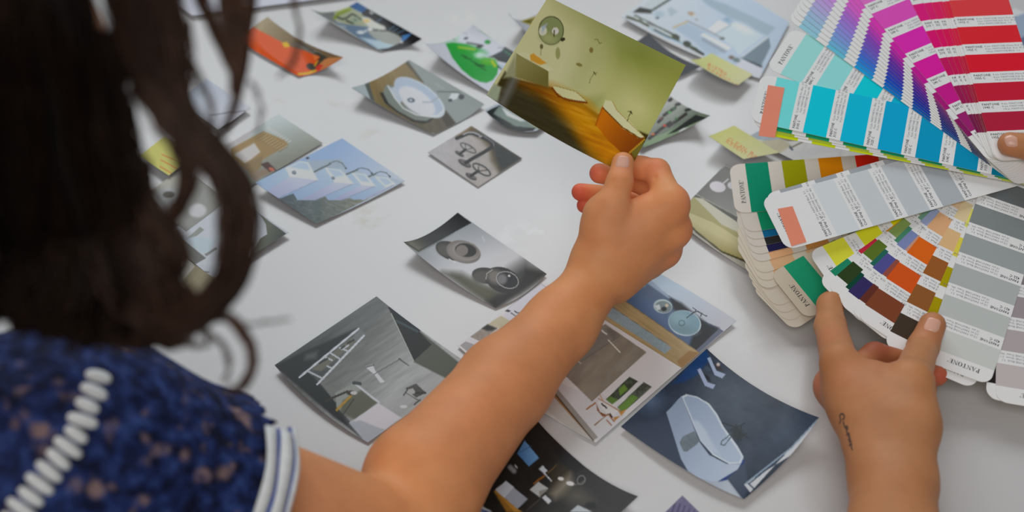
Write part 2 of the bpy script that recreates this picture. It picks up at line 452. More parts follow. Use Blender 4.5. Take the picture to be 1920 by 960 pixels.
def d_taps(p):
    p.base((170, 164, 160))
    p.grad((250, 420), (182, 178, 180), (900, 450), (172, 164, 158))
    p.poly([(440, 250), (650, 110), (760, 190), (520, 230)], (124, 100, 62), soft=5)
    p.poly([(640, 120), (1300, 530), (1000, 720), (900, 560), (870, 400), (760, 280), (620, 200)], (96, 84, 60), soft=10)
    p.poly([(700, 150), (1300, 530), (1020, 700), (960, 520), (900, 330)], (44, 48, 46), soft=9)
    p.noise(10, 70, 40, 30, 5)
    K = (34, 33, 33)
    p.line([(455, 270), (540, 235), (600, 205), (660, 205), (740, 235), (880, 310), (920, 350), (900, 390), (560, 590)], 46, K)
    p.line([(540, 220), (600, 194), (670, 194), (750, 228)], 14, (205, 206, 208), soft=1.5); p.line([(800, 240), (930, 330), (935, 370)], 10, (140, 144, 148)); p.line([(750, 250), (775, 240)], 16, (200, 200, 200))
    for (cx, cy, rx, ry, r) in ((490, 470, 66, 24, 32), (557, 592, 92, 38, 30), (640, 762, 80, 32, 30)): p.ell(cx, cy, rx, ry, r, (60, 57, 56)); p.ell(cx + 6, cy - 8, rx * .8, ry * .7, r, (104, 100, 98))
    p.line([(500, 465), (570, 415)], 34, K); p.line([(640, 750), (730, 690)], 40, K); p.line([(570, 585), (620, 555)], 46, K)
    p.ring(602, 395, 112, 36, 30, 15, (58, 62, 66)); p.ring(775, 672, 128, 48, 32, 19, (44, 46, 48))
    p.line([(570, 410), (565, 350)], 9, K); p.line([(600, 410), (650, 395)], 9, K); p.line([(730, 690), (740, 600)], 12, K); p.line([(750, 690), (840, 680)], 12, K)
    p.line([(90, 455), (720, 890)], 8, (120, 116, 112))
sheet('photo_print', 'small square print of black wall taps with two round handwheels',
      [(884, 236, 2), (979, 297, 1), (896, 351, 1), (802, 286, 2)], None, d_taps, 790, 220, 6.855, group=GP)

def d_bowls(p):
    p.base((176, 180, 186))
    p.grad((400, 150), (146, 154, 160), (560, 560), (206, 208, 212))
    p.poly([(80, 305), (570, 40), (690, 135), (330, 330), (215, 395)], (30, 31, 31))
    p.poly([(80, 305), (300, 240), (520, 220), (330, 335), (215, 395)], (132, 132, 122), (40, 42, 42), ((200, 360), (290, 250)), soft=8)
    p.poly([(1380, 585), (1180, 470), (1040, 560), (900, 760), (1130, 760)], (70, 71, 70), soft=30)
    p.poly([(430, 580), (600, 590), (760, 680), (1000, 760), (1240, 560), (1385, 580), (905, 915)], (74, 74, 64), soft=18)
    p.poly([(1180, 560), (1385, 580), (905, 915), (820, 830), (1100, 720)], (46, 46, 42), soft=10)
    p.poly([(520, 600), (740, 680), (900, 760), (840, 820), (720, 760)], (92, 92, 74), soft=16)
    p.ell(500, 385, 138, 78, 22, (56, 54, 52)); p.ell(450, 380, 70, 50, 20, (84, 82, 78), soft=6)
    p.ell(620, 395, 158, 100, 15, (122, 116, 112)); p.ell(610, 400, 130, 80, 15, (138, 132, 128), soft=4); p.ell(640, 380, 96, 60, 10, (44, 44, 42)); p.ell(606, 382, 55, 50, 0, (128, 120, 116))
    p.ring(645, 385, 118, 78, 12, 8, (170, 164, 160), a=.5); p.line([(490, 460), (545, 490)], 8, (230, 230, 230)); p.line([(790, 260), (805, 300)], 14, (200, 206, 212), soft=2)
    p.ell(830, 610, 135, 72, 10, (58, 57, 55)); p.ell(780, 620, 80, 55, 0, (84, 82, 78), soft=6)
    p.ell(975, 650, 165, 112, 22, (50, 49, 47)); p.ell(910, 620, 80, 62, 20, (120, 116, 110), soft=10); p.ell(1015, 648, 98, 70, 20, (44, 44, 44)); p.ell(965, 640, 46, 48, 0, (118, 118, 120), soft=6)
    p.ring(1015, 648, 102, 72, 20, 7, (176, 176, 176)); p.line([(822, 640), (830, 590), (880, 555)], 7, (180, 178, 176)); p.ell(1030, 610, 11, 10, 0, (250, 250, 250))
sheet('photo_print', 'dark grey print of two round bowls seen from above, its near edge lifted',
      [(858, 399, 7), (1025, 514, 2), (929, 579, 1), (757, 454, 13)], {3: (803, 439, 5), 1: (983, 552, 1), 2: (838, 520, 6)}, d_bowls, 740, 390, 4.8, group=GP)

def d_slats(p):
    p.base((160, 166, 158))
    p.grad((880, 260), (196, 206, 206), (960, 520), (134, 136, 122))
    p.poly([(250, 500), (700, 240), (800, 240), (640, 400), (520, 560), (620, 690), (420, 700)], (190, 184, 184), soft=6)
    p.poly([(540, 460), (760, 340), (900, 400), (930, 430), (640, 600), (540, 520)], (158, 128, 78), soft=2)
    p.poly([(560, 500), (700, 420), (740, 480), (640, 560)], (204, 198, 194), soft=3)
    for k in range(9):
        x = 770 + k * 18; y = 350 + k * 11
        p.line([(x - 50, y + 30), (x, y)], 8, (176, 150, 98)); p.line([(x - 50, y + 40), (x + 6, y + 8)], 5, (128, 104, 64))
        p.line([(x + 10, y - 24), (x + 32, y - 34)], 5, (214, 214, 206))
    p.poly([(620, 560), (760, 500), (740, 590), (680, 640)], (140, 116, 74), soft=3)
    p.poly([(740, 560), (790, 545), (850, 600), (800, 615)], (70, 34, 26)); p.ell(815, 595, 20, 12, 20, (190, 96, 66)); p.poly([(660, 630), (780, 590), (800, 620), (700, 670)], (140, 118, 96), soft=3)
sheet('photo_print', 'print with a row of thin wooden slats, partly under the white washbasins print',
      [(522, 215, 1), (605, 269, 1), (470, 350, 0.6), (392, 292, 1)], None, d_slats, 280, 150, 3.556, group=GP)

def d_basins(p):
    p.base((160, 182, 214))
    p.grad((980, 60), (150, 178, 216), (1500, 500), (196, 206, 228))
    p.poly([(620, 230), (690, 380), (800, 320), (1000, 350), (1010, 410), (1120, 360), (1240, 420), (1300, 400), (1580, 480), (1300, 620), (700, 640)], (176, 192, 206), soft=3)
    p.poly([(570, 280), (740, 270), (960, 260), (1000, 340), (690, 390)], (164, 180, 196), soft=6)
    p.poly([(320, 660), (480, 600), (520, 665), (700, 668), (800, 630), (830, 668), (960, 668), (1060, 640), (1180, 668), (1300, 620), (720, 915), (600, 870)], (72, 86, 92), (130, 134, 122), ((420, 740), (1100, 690)))
    p.noise(26, 34, 12, 25, 9, [(320, 660), (520, 665), (1180, 668), (1300, 620), (720, 915), (600, 870)])
    p.poly([(660, 670), (760, 670), (740, 830), (690, 800)], (84, 98, 100), soft=6, a=.6)
    for (body, side, top, inner, dr) in (
        ([(1290, 430), (1400, 540), (1500, 505), (1290, 625), (1180, 660), (1080, 662), (1040, 640)], [(1290, 430), (1400, 540), (1180, 655), (1080, 662), (1040, 640)], [(1290, 430), (1420, 440), (1500, 503), (1400, 540)], [(1320, 440), (1410, 448), (1470, 495), (1400, 520)], None),
        ([(1060, 395), (1160, 515), (1302, 525), (960, 667), (840, 667), (800, 625)], [(1060, 395), (1160, 515), (900, 650), (840, 667), (800, 625)], [(1060, 395), (1200, 405), (1302, 525), (1160, 515)], [(1090, 402), (1190, 415), (1250, 490), (1160, 480)], None),
        ([(790, 340), (890, 490), (1082, 502), (700, 667), (520, 667), (488, 600)], [(790, 340), (890, 490), (600, 640), (520, 667), (488, 600)], [(790, 340), (950, 365), (1000, 410), (1082, 502), (890, 488)], [(820, 352), (945, 375), (985, 420), (890, 440)], (878, 447, 17)),
        ([(400, 345), (440, 432), (728, 467), (300, 662), (60, 560), (60, 500)], [(400, 345), (440, 432), (190, 590), (60, 560), (60, 490)], [(400, 345), (545, 275), (630, 290), (728, 467), (440, 432)], [(445, 335), (550, 285), (620, 300), (650, 370), (480, 345)], (487, 392, 21))):
        p.poly(body, (192, 198, 222), (166, 174, 206), (body[1], body[3]))
        p.poly(side, (152, 178, 212), (176, 198, 222), (side[-1], side[0])); p.line([body[2], body[3]], 7, (120, 132, 160), a=.6)
        p.poly(top, (216, 224, 242)); p.poly(inner, (182, 200, 226), soft=3); p.line([top[-1], top[-2]], 6, (232, 236, 246))
        if dr: p.ell(dr[0], dr[1], dr[2], dr[2] * .85, 30, (76, 84, 100)); p.ell(dr[0], dr[1] - 2, dr[2] * .45, dr[2] * .4, 0, (170, 180, 196))
    for (a, b, c) in (((690, 385), (850, 305), [(840, 300), (910, 275), (970, 300), (1005, 350)]), ((1010, 410), (1120, 365), [(1110, 360), (1160, 345), (1230, 360), (1265, 400)]), ((1235, 432), (1300, 405), [(1300, 400), (1350, 382), (1410, 395), (1445, 432)])):
        p.line([a, b], 16, (86, 100, 100)); p.line(c, 9, (84, 96, 104)); p.ell(c[-1][0], c[-1][1], 11, 9, 0, (60, 70, 78))
    p.poly([(600, 245), (625, 232), (645, 245), (620, 262)], (52, 50, 62)); p.line([(420, 320), (700, 150), (960, 50)], 12, (212, 200, 196))
sheet('photo_print', 'light blue print of four white tapered washbasins in a diagonal row',
      [(641, 260, 3), (759, 340, 2), (592, 421, 2), (478, 344, 8)], {1: (678, 383, 1), 2: (545, 388, 5)}, d_basins, 460, 250, 5.332, group=GP)

def d_ladder(p):
    p.base((150, 154, 152))
    p.grad((400, 350), (96, 98, 96), (800, 650), (164, 168, 168))
    p.poly([(50, 465), (705, 25), (790, 90), (640, 230), (330, 570), (540, 830), (640, 960)], (76, 80, 80), (108, 112, 112), ((300, 420), (640, 200)), soft=3)
    p.noise(17, 150, 20, -32, 4)
    p.poly([(780, 90), (980, 240), (1280, 480), (1180, 560), (945, 440)], (84, 88, 78), soft=3); p.poly([(785, 95), (975, 240), (1060, 330), (945, 435), (860, 260)], (34, 37, 35))
    p.line([(830, 175), (970, 245)], 14, (60, 78, 84)); p.line([(800, 130), (945, 435)], 6, (180, 182, 176)); p.line([(790, 95), (980, 235)], 16, (28, 34, 46))
    p.poly([(50, 465), (250, 370), (580, 225), (460, 330), (260, 500), (340, 580), (450, 700), (520, 850), (440, 800)], (36, 40, 42), soft=5)
    p.poly([(250, 390), (330, 370), (320, 420), (240, 430)], (84, 88, 88), soft=8)
    p.poly([(290, 490), (540, 290), (590, 300), (350, 500)], (112, 112, 100), soft=2)
    p.poly([(540, 300), (600, 230), (640, 260), (580, 310)], (118, 122, 122), soft=2)
    for q in ([(210, 540), (590, 228)], [(325, 585), (625, 272)]): p.line(q, 13, (206, 212, 222))
    for q in ([(265, 500), (365, 550)], [(375, 410), (420, 430)], [(390, 468), (420, 482)], [(405, 380), (475, 425)], [(470, 350), (530, 375)], [(480, 360), (525, 335)]): p.line(q, 11, (192, 198, 206))
    for q in ([(340, 450), (390, 420)], [(520, 320), (560, 300)], [(480, 355), (500, 340)]): p.line(q, 12, (56, 58, 54))
    p.poly([(350, 580), (470, 620), (520, 600), (440, 700)], (120, 124, 120), soft=2)
    p.poly([(440, 640), (560, 575), (715, 700), (570, 815), (450, 740)], (150, 156, 150)); p.poly([(490, 690), (610, 620), (715, 700), (570, 815), (470, 760)], (96, 98, 84), soft=6)
    p.poly([(530, 830), (720, 705), (870, 800), (740, 870), (640, 960)], (186, 190, 200)); p.poly([(560, 820), (715, 705), (860, 800), (760, 875)], (208, 206, 212)); p.poly([(530, 835), (600, 815), (760, 880), (640, 965)], (172, 178, 188), soft=3)
    p.line([(560, 575), (720, 700)], 14, (198, 202, 208)); p.line([(450, 750), (550, 650)], 15, (176, 138, 48)); p.line([(380, 690), (520, 630)], 14, (54, 52, 44)); p.ell(545, 640, 32, 16, 0, (60, 56, 46)); p.ell(560, 640, 22, 12, 0, (196, 196, 196)); p.line([(450, 760), (490, 780), (560, 680)], 6, (50, 50, 46))
    p.poly([(630, 470), (680, 455), (700, 500), (760, 570), (730, 575), (690, 520)], (206, 208, 212)); p.line([(635, 475), (690, 460)], 8, (96, 96, 96)); p.line([(690, 520), (860, 420)], 5, (90, 94, 94)); p.line([(850, 420), (915, 465)], 7, (80, 82, 82)); p.line([(560, 575), (600, 580)], 22, (70, 74, 76))
    p.poly([(890, 610), (960, 580), (1025, 640), (960, 670)], (78, 78, 76)); p.poly([(900, 620), (940, 610), (960, 640), (930, 650)], (170, 170, 168)); p.line([(880, 655), (905, 620)], 8, (64, 64, 62)); p.line([(950, 715), (985, 685)], 10, (74, 74, 72)); p.line([(960, 640), (1020, 640)], 14, (58, 58, 58)); p.line([(895, 640), (980, 690)], 6, (96, 96, 94)); p.ell(880, 728, 24, 10, 0, (206, 208, 210))
sheet('photo_print', 'grey print of a concrete room with a leaning white ladder, under the bare forearm',
      [(706, 557, 2), (888, 690, 1), (690, 831, 1), (515, 686, 5)], {0: (789, 621, 2), 2: (598, 768, 3)}, d_ladder, 500, 550, 3.4275, group=GP)

def d_catalog(p):                                        # crop (1000,600) x4
    p.base((216, 214, 216))
    p.poly([(100, 560), (250, 410), (700, 660), (640, 820), (480, 900), (340, 700)], (206, 206, 210), soft=3)
    p.poly([(100, 250), (540, 30), (850, 242), (440, 612), (160, 340)], (142, 134, 122)); p.noise(14, 60, 160, 40, 12, [(100, 250), (540, 30), (850, 242), (440, 612), (160, 340)])
    p.poly([(150, 330), (540, 60), (640, 130), (320, 330), (240, 410)], (134, 130, 124), soft=4); p.line([(330, 330), (640, 125)], 7, (118, 114, 108)); p.line([(515, 80), (548, 106)], 12, (226, 226, 226)); p.line([(562, 150), (650, 242)], 9, (220, 216, 206)); p.line([(310, 290), (355, 325)], 14, (176, 172, 166))
    p.poly([(540, 60), (575, 60), (640, 110), (600, 150)], (120, 116, 110), soft=4)
    p.poly([(240, 420), (345, 520), (310, 520), (200, 470)], (226, 226, 228)); p.poly([(155, 540), (185, 520), (485, 880), (450, 905)], (150, 146, 142)); p.poly([(130, 560), (160, 545), (455, 905), (330, 800)], (150, 116, 78), (196, 190, 184), ((280, 720), (230, 790)), soft=3)
    p.poly([(90, 620), (140, 560), (460, 920), (420, 935), (100, 680)], (190, 188, 184), soft=2); p.line([(160, 550), (450, 905)], 8, (70, 60, 48)); p.line([(80, 680), (430, 935)], 5, (190, 186, 180))
    p.poly([(545, 595), (720, 425), (785, 460), (600, 640)], (74, 82, 70)); p.poly([(630, 655), (825, 465), (890, 500), (680, 690), (655, 680)], (84, 90, 80)); p.noise(24, 26, 26, 0, 7, [(545, 595), (720, 425), (890, 500), (680, 690)])
    p.poly([(545, 598), (575, 570), (640, 600), (600, 640)], (96, 130, 60)); p.poly([(640, 520), (680, 480), (710, 520), (650, 570)], (110, 146, 66), soft=2); p.poly([(635, 655), (740, 560), (790, 580), (700, 670), (655, 680)], (104, 142, 62), soft=2)
    p.line([(600, 640), (815, 465)], 18, (214, 216, 222))
    p.poly([(640, 690), (700, 668), (660, 720)], (190, 140, 66)); p.poly([(470, 625), (500, 690), (560, 715), (520, 725), (480, 680)], (134, 80, 42)); p.line([(400, 668), (465, 622)], 11, (158, 104, 62)); p.line([(460, 788), (585, 685)], 8, (140, 100, 66)); p.poly([(500, 600), (640, 680), (600, 720), (540, 690), (480, 620)], (222, 222, 228)); p.line([(512, 628), (550, 660)], 11, (36, 36, 38)); p.line([(490, 590), (660, 690)], 8, (170, 120, 76)); p.line([(565, 710), (605, 760)], 10, (160, 104, 60)); p.line([(550, 750), (585, 788)], 9, (156, 100, 66)); p.poly([(600, 730), (650, 720), (610, 760)], (186, 130, 56)); p.line([(575, 705), (590, 728)], 12, (40, 36, 36)); p.line([(500, 565), (520, 600)], 8, (200, 150, 110))
    def L(a): return [((x / 6 + 850 - 1000) * 4, (y / 6 + 520 - 600) * 4) for x, y in a]
    p.poly(L([(610, 350), (990, 70), (1160, 180), (700, 520), (560, 440)]), (208, 208, 220)); p.line(L([(610, 350), (990, 72), (1070, 130)]), 4, (150, 150, 156))
    p.poly(L([(580, 380), (610, 360), (650, 378), (620, 392)]), (56, 56, 54)); p.line(L([(690, 380), (720, 400), (750, 400)]), 8, (66, 66, 64)); p.line(L([(650, 400), (710, 440), (755, 405)]), 8, (96, 96, 94))
    p.poly(L([(385, 530), (535, 430), (700, 520), (590, 610)]), (192, 184, 156)); p.poly(L([(190, 670), (385, 530), (580, 620), (420, 775)]), (150, 140, 132)); p.noise(14, 20, 20, 0, 3, L([(190, 670), (385, 530), (700, 520), (420, 775)]))
    p.poly(L([(320, 575), (385, 530), (490, 575), (430, 600), (380, 600)]), (40, 36, 32), soft=4); p.poly(L([(500, 620), (540, 600), (580, 622), (520, 680), (480, 660)]), (34, 32, 30), soft=3); p.poly(L([(410, 640), (490, 580), (530, 600), (470, 660)]), (200, 196, 194), soft=3)
    p.poly(L([(75, 765), (140, 720), (380, 810), (250, 910)]), (160, 158, 160)); p.poly(L([(140, 710), (190, 675), (415, 780), (370, 810)]), (212, 210, 216))
sheet('catalogue_page', 'white catalogue page with several small room pictures under the bare forearm',
      [(1020, 529, 1), (1282, 688, 1), (1117, 832, 1), (858, 650, 1)], {2: (985, 752, 1)}, d_catalog, 1000, 600, 4, cat='catalogue page', step=1.5)

def d_bluebasin(p):                                      # crop (1120,500) x4.8
    p.base((178, 190, 204))
    p.grad((560, 60), (176, 200, 220), (1150, 480), (188, 190, 200))
    p.poly([(-60, 500), (160, 270), (420, 130), (560, 200), (720, 320), (860, 420), (940, 480), (1090, 550), (880, 760), (820, 715), (200, 270)], (80, 100, 130))
    p.poly([(180, 270), (300, 180), (840, 560), (830, 715)], (86, 110, 148), soft=20)
    p.poly([(640, 270), (760, 330), (880, 430), (1000, 520), (1095, 555), (885, 750), (830, 710), (860, 620), (920, 560), (700, 400)], (40, 42, 46), soft=7)
    p.poly([(1095, 555), (1140, 580), (920, 775), (885, 750)], (100, 108, 128)); p.poly([(840, 720), (1100, 555), (890, 750)], (44, 44, 48))
    p.poly([(420, 130), (470, 110), (660, 280), (640, 285)], (150, 170, 195), soft=3)
    p.poly([(-60, 420), (190, 265), (920, 775), (760, 915), (-60, 470)], (172, 150, 108)); p.noise(15, 160, 14, -35 + 70, 8, [(-60, 420), (190, 265), (920, 775), (760, 915)])
    p.poly([(715, 850), (830, 755), (920, 775), (765, 915)], (156, 120, 72), soft=2)
    p.poly([(60, 430), (130, 360), (670, 730), (610, 785)], (146, 164, 172)); p.noise(14, 9, 9, 0, 2, [(60, 430), (130, 360), (670, 730), (610, 785)])
    p.line([(130, 360), (670, 725)], 4, (110, 112, 108)); p.line([(190, 265), (920, 775)], 6, (120, 104, 80))
    p.ell(590, 357, 86, 64, 8, (176, 196, 202)); p.ell(595, 362, 74, 52, 8, (120, 136, 142)); p.poly([(515, 350), (560, 340), (570, 380), (540, 395)], (200, 210, 214)); p.ell(600, 380, 24, 20, 0, (36, 36, 40)); p.ell(625, 348, 15, 15, 0, (206, 190, 170))
    p.ell(786, 508, 150, 114, 14, (196, 214, 222)); p.ell(784, 504, 142, 106, 14, (126, 160, 176)); p.ell(740, 470, 80, 60, 14, (142, 176, 190), soft=12); p.ell(800, 565, 90, 36, 14, (120, 150, 162), soft=10); p.ring(760, 508, 26, 24, 0, 6, (70, 100, 116))
    p.line([(805, 460), (870, 410)], 9, (40, 44, 48)); p.line([(860, 370), (890, 390), (875, 410), (900, 400), (970, 440), (985, 445)], 8, (40, 42, 46)); p.line([(940, 420), (930, 445)], 9, (40, 42, 46))
    p.ell(310, 200, 44, 34, 0, (150, 190, 196)); p.ell(310, 202, 30, 24, 0, (60, 70, 78)); p.ell(395, 165, 42, 24, 0, (120, 150, 160)); p.ell(395, 166, 26, 15, 0, (80, 66, 58)); p.line([(270, 240), (300, 260), (290, 230)], 10, (150, 186, 190))
sheet('photo_print', 'print of round glass basins on a blue counter with a wooden edge',
      [(1222, 506, 2), (1380, 603, 3), (1279, 693, 1), (1118, 592, 1)], {0: (1300, 552, 1), 1: (1333, 645, 1)}, d_bluebasin, 1120, 500, 4.8, group=GP)

def d_tub(p):                                            # crop (1150,640) x3
    p.base((66, 78, 98))
    p.grad((250, 400), (40, 54, 78), (900, 420), (60, 68, 80)); 
    p.ell(640, 300, 190, 150, 40, (78, 90, 106), soft=60); p.ell(960, 520, 240, 100, -30, (66, 80, 100), soft=60); p.ell(210, 330, 60, 60, 0, (80, 100, 130), soft=30)
    p.poly([(330, 240), (520, 40), (545, 100), (470, 190), (400, 230)], (24, 66, 124), soft=6); p.noise(11, 70, 50, 20, 6)
    p.poly([(330, 690), (400, 720), (520, 780), (640, 770), (735, 895), (690, 880), (560, 830)], (152, 166, 186), (190, 200, 212), ((450, 760), (640, 850)))
    p.poly([(300, 420), (420, 720), (480, 770), (330, 690), (250, 640), (45, 485)], (48, 60, 84), soft=10)
    p.poly([(590, 790), (735, 660), (740, 690), (640, 780)], (34, 60, 130), soft=2); p.poly([(640, 770), (740, 680), (760, 800), (735, 895)], (74, 84, 104), soft=6)
    p.poly([(298, 400), (385, 305), (450, 480), (480, 560), (540, 640), (640, 690), (710, 690), (735, 655), (700, 720), (600, 780), (560, 790), (480, 770), (420, 730), (380, 660)], (152, 170, 196), (190, 204, 224), ((330, 500), (680, 720)))
    p.poly([(385, 310), (410, 297), (470, 310), (540, 350), (585, 410), (620, 480), (700, 590), (733, 650), (715, 688), (650, 690), (560, 640), (490, 560), (450, 470)], (214, 226, 242))
    p.poly([(395, 318), (420, 305), (470, 318), (530, 355), (575, 415), (610, 485), (690, 600), (722, 650), (705, 680), (650, 680), (570, 635), (500, 560), (455, 460)], (162, 182, 208), (182, 198, 220), ((430, 350), (640, 650)), soft=1.5)
    p.poly([(440, 440), (480, 450), (520, 500), (550, 560), (600, 640), (540, 610), (490, 555)], (196, 210, 228), soft=6)
    p.poly([(372, 570), (390, 535), (455, 505), (485, 560), (470, 580), (415, 620), (395, 620)], (112, 124, 134)); p.noise(14, 12, 12, 20, 3, [(372, 570), (390, 535), (455, 505), (485, 560), (415, 620)])
    K = (44, 54, 58)
    p.line([(612, 458), (680, 480)], 8, K); p.line([(720, 455), (640, 540), (610, 560), (605, 580), (625, 585), (660, 540)], 6, (76, 96, 104)); p.ell(700, 520, 30, 40, -30, (50, 60, 64), soft=5)
    for q in ([(660, 500), (740, 460)], [(680, 540), (750, 520)], [(690, 470), (720, 560)], [(720, 480), (700, 570)], [(720, 520), (760, 545)]): p.line(q, 7, K)
    p.poly([(528, 95), (545, 88), (580, 165), (632, 185), (612, 208), (570, 190)], (178, 196, 228)); p.poly([(472, 160), (490, 150), (530, 230), (575, 245), (560, 268), (515, 250)], (176, 192, 226))
    p.poly([(560, 120), (600, 140), (620, 170), (585, 160)], (70, 60, 60), soft=3); p.poly([(510, 180), (540, 200), (550, 230), (525, 215)], (40, 40, 50), soft=2); p.ell(530, 155, 20, 12, 30, (70, 90, 110), soft=2); p.ell(590, 130, 10, 10, 0, (220, 205, 205), soft=2)
    p.poly([(735, 805), (1000, 640), (1100, 520), (1155, 432), (960, 640), (770, 850)], (212, 216, 222)); p.line([(745, 800), (1000, 600), (1150, 440)], 9, (150, 170, 190)); p.line([(765, 800), (960, 640)], 7, (60, 78, 100)); p.line([(760, 800), (790, 828)], 8, (60, 76, 96))
sheet('photo_print', 'large blue-grey print of a freestanding white bathtub, its right corner curled',
      [(1325, 656, 4), (1535, 785, 20), (1395, 938, 4), (1164, 802, 3)], {0: (1420, 730, 4), 1: (1476, 862, 8), 2: (1288, 885, 5)}, d_tub, 1150, 640, 3, group=GP, gain=1.08)

def d_black(p):                                          # crop (870,780) x4.267
    p.base((44, 42, 40))
    p.noise(5, 60, 60, 0, 2)
    p.poly([(720, 290), (780, 220), (1100, 470), (1390, 650), (1270, 768), (1000, 640)], (40, 38, 38)); p.poly([(690, 470), (760, 380), (860, 440), (800, 620), (700, 640)], (56, 48, 36), soft=8)
    p.poly([(690, 620), (760, 540), (850, 460), (870, 540), (800, 620), (730, 660)], (140, 134, 118), soft=18); p.ell(900, 640, 90, 50, 20, (92, 88, 76), soft=30)
    p.line([(560, 540), (640, 480)], 14, (140, 90, 40)); p.line([(500, 760), (700, 580)], 5, (80, 76, 70)); p.line([(670, 460), (740, 390)], 7, (120, 90, 50))
    p.ell(775, 502, 24, 14, 10, (236, 238, 240)); p.ell(850, 540, 32, 17, 10, (240, 242, 244)); p.ring(938, 512, 30, 36, 25, 7, (130, 130, 128)); p.line([(880, 550), (920, 545), (960, 520)], 6, (110, 110, 108))
    p.poly([(425, 300), (485, 195), (600, 335), (520, 405)], (84, 130, 186), (110, 156, 206), ((440, 330), (540, 270))); p.line([(445, 290), (540, 240)], 4, (60, 96, 140))
    p.poly([(250, 590), (335, 520), (510, 665), (425, 745)], (176, 182, 194), (150, 156, 168), ((290, 560), (450, 700))); p.poly([(250, 590), (335, 520), (400, 570), (310, 670)], (200, 206, 216)); p.poly([(238, 605), (250, 592), (430, 745), (470, 768), (400, 768)], (176, 128, 58)); p.poly([(240, 610), (300, 660), (400, 768), (340, 768)], (150, 106, 46), soft=3)
    p.poly([(525, 590), (595, 525), (675, 580), (605, 650)], (184, 188, 190)); p.poly([(600, 600), (675, 580), (605, 650)], (140, 138, 132)); p.poly([(625, 655), (650, 632), (702, 680), (675, 705)], (206, 212, 220))
    p.poly([(598, 425), (630, 395), (670, 440), (640, 460)], (196, 204, 214)); p.line([(640, 455), (700, 520)], 10, (200, 206, 214)); p.line([(370, 410), (400, 440)], 40, (140, 142, 146), soft=4); p.line([(410, 395), (425, 415)], 10, (200, 200, 200))
    p.poly([(845, 768), (910, 712), (1030, 768)], (176, 184, 190)); p.poly([(960, 720), (990, 690), (1050, 690), (1060, 740), (1000, 740)], (26, 26, 26), soft=3)
    p.poly([(20, 768), (110, 700), (230, 768)], (196, 206, 220)); p.line([(90, 735), (190, 768)], 14, (70, 96, 150))
    p.line([(600, 30), (780, 225), (1100, 470), (1390, 650)], 10, (28, 28, 52))
sheet('photo_print', 'black print of a dark bathroom with white blocks, at the bottom beside the elbow',
      [(1003, 786, 2), (1196, 933, 8), (1040, 1080, 2), (838, 950, 2)], {0: (1096, 877, 1)}, d_black, 870, 780, 4.267, group=GP)

def d_stripe(p):
    p.base((110, 106, 136))
    for k in range(12): p.line([(1230 + 9 * k, 925 + 4 * k), (1200 + 9 * k, 1020 + 4 * k)], 3.2, (84, 80, 112))
    p.noise(8, 6, 6, 0, 2)
sheet('photo_print', 'small purple striped corner of a print at the bottom edge of the picture',
      [(1279, 932, 1), (1350, 1002, 1), (1290, 1070, 1), (1210, 1000, 1)], None, d_stripe, group=GP)

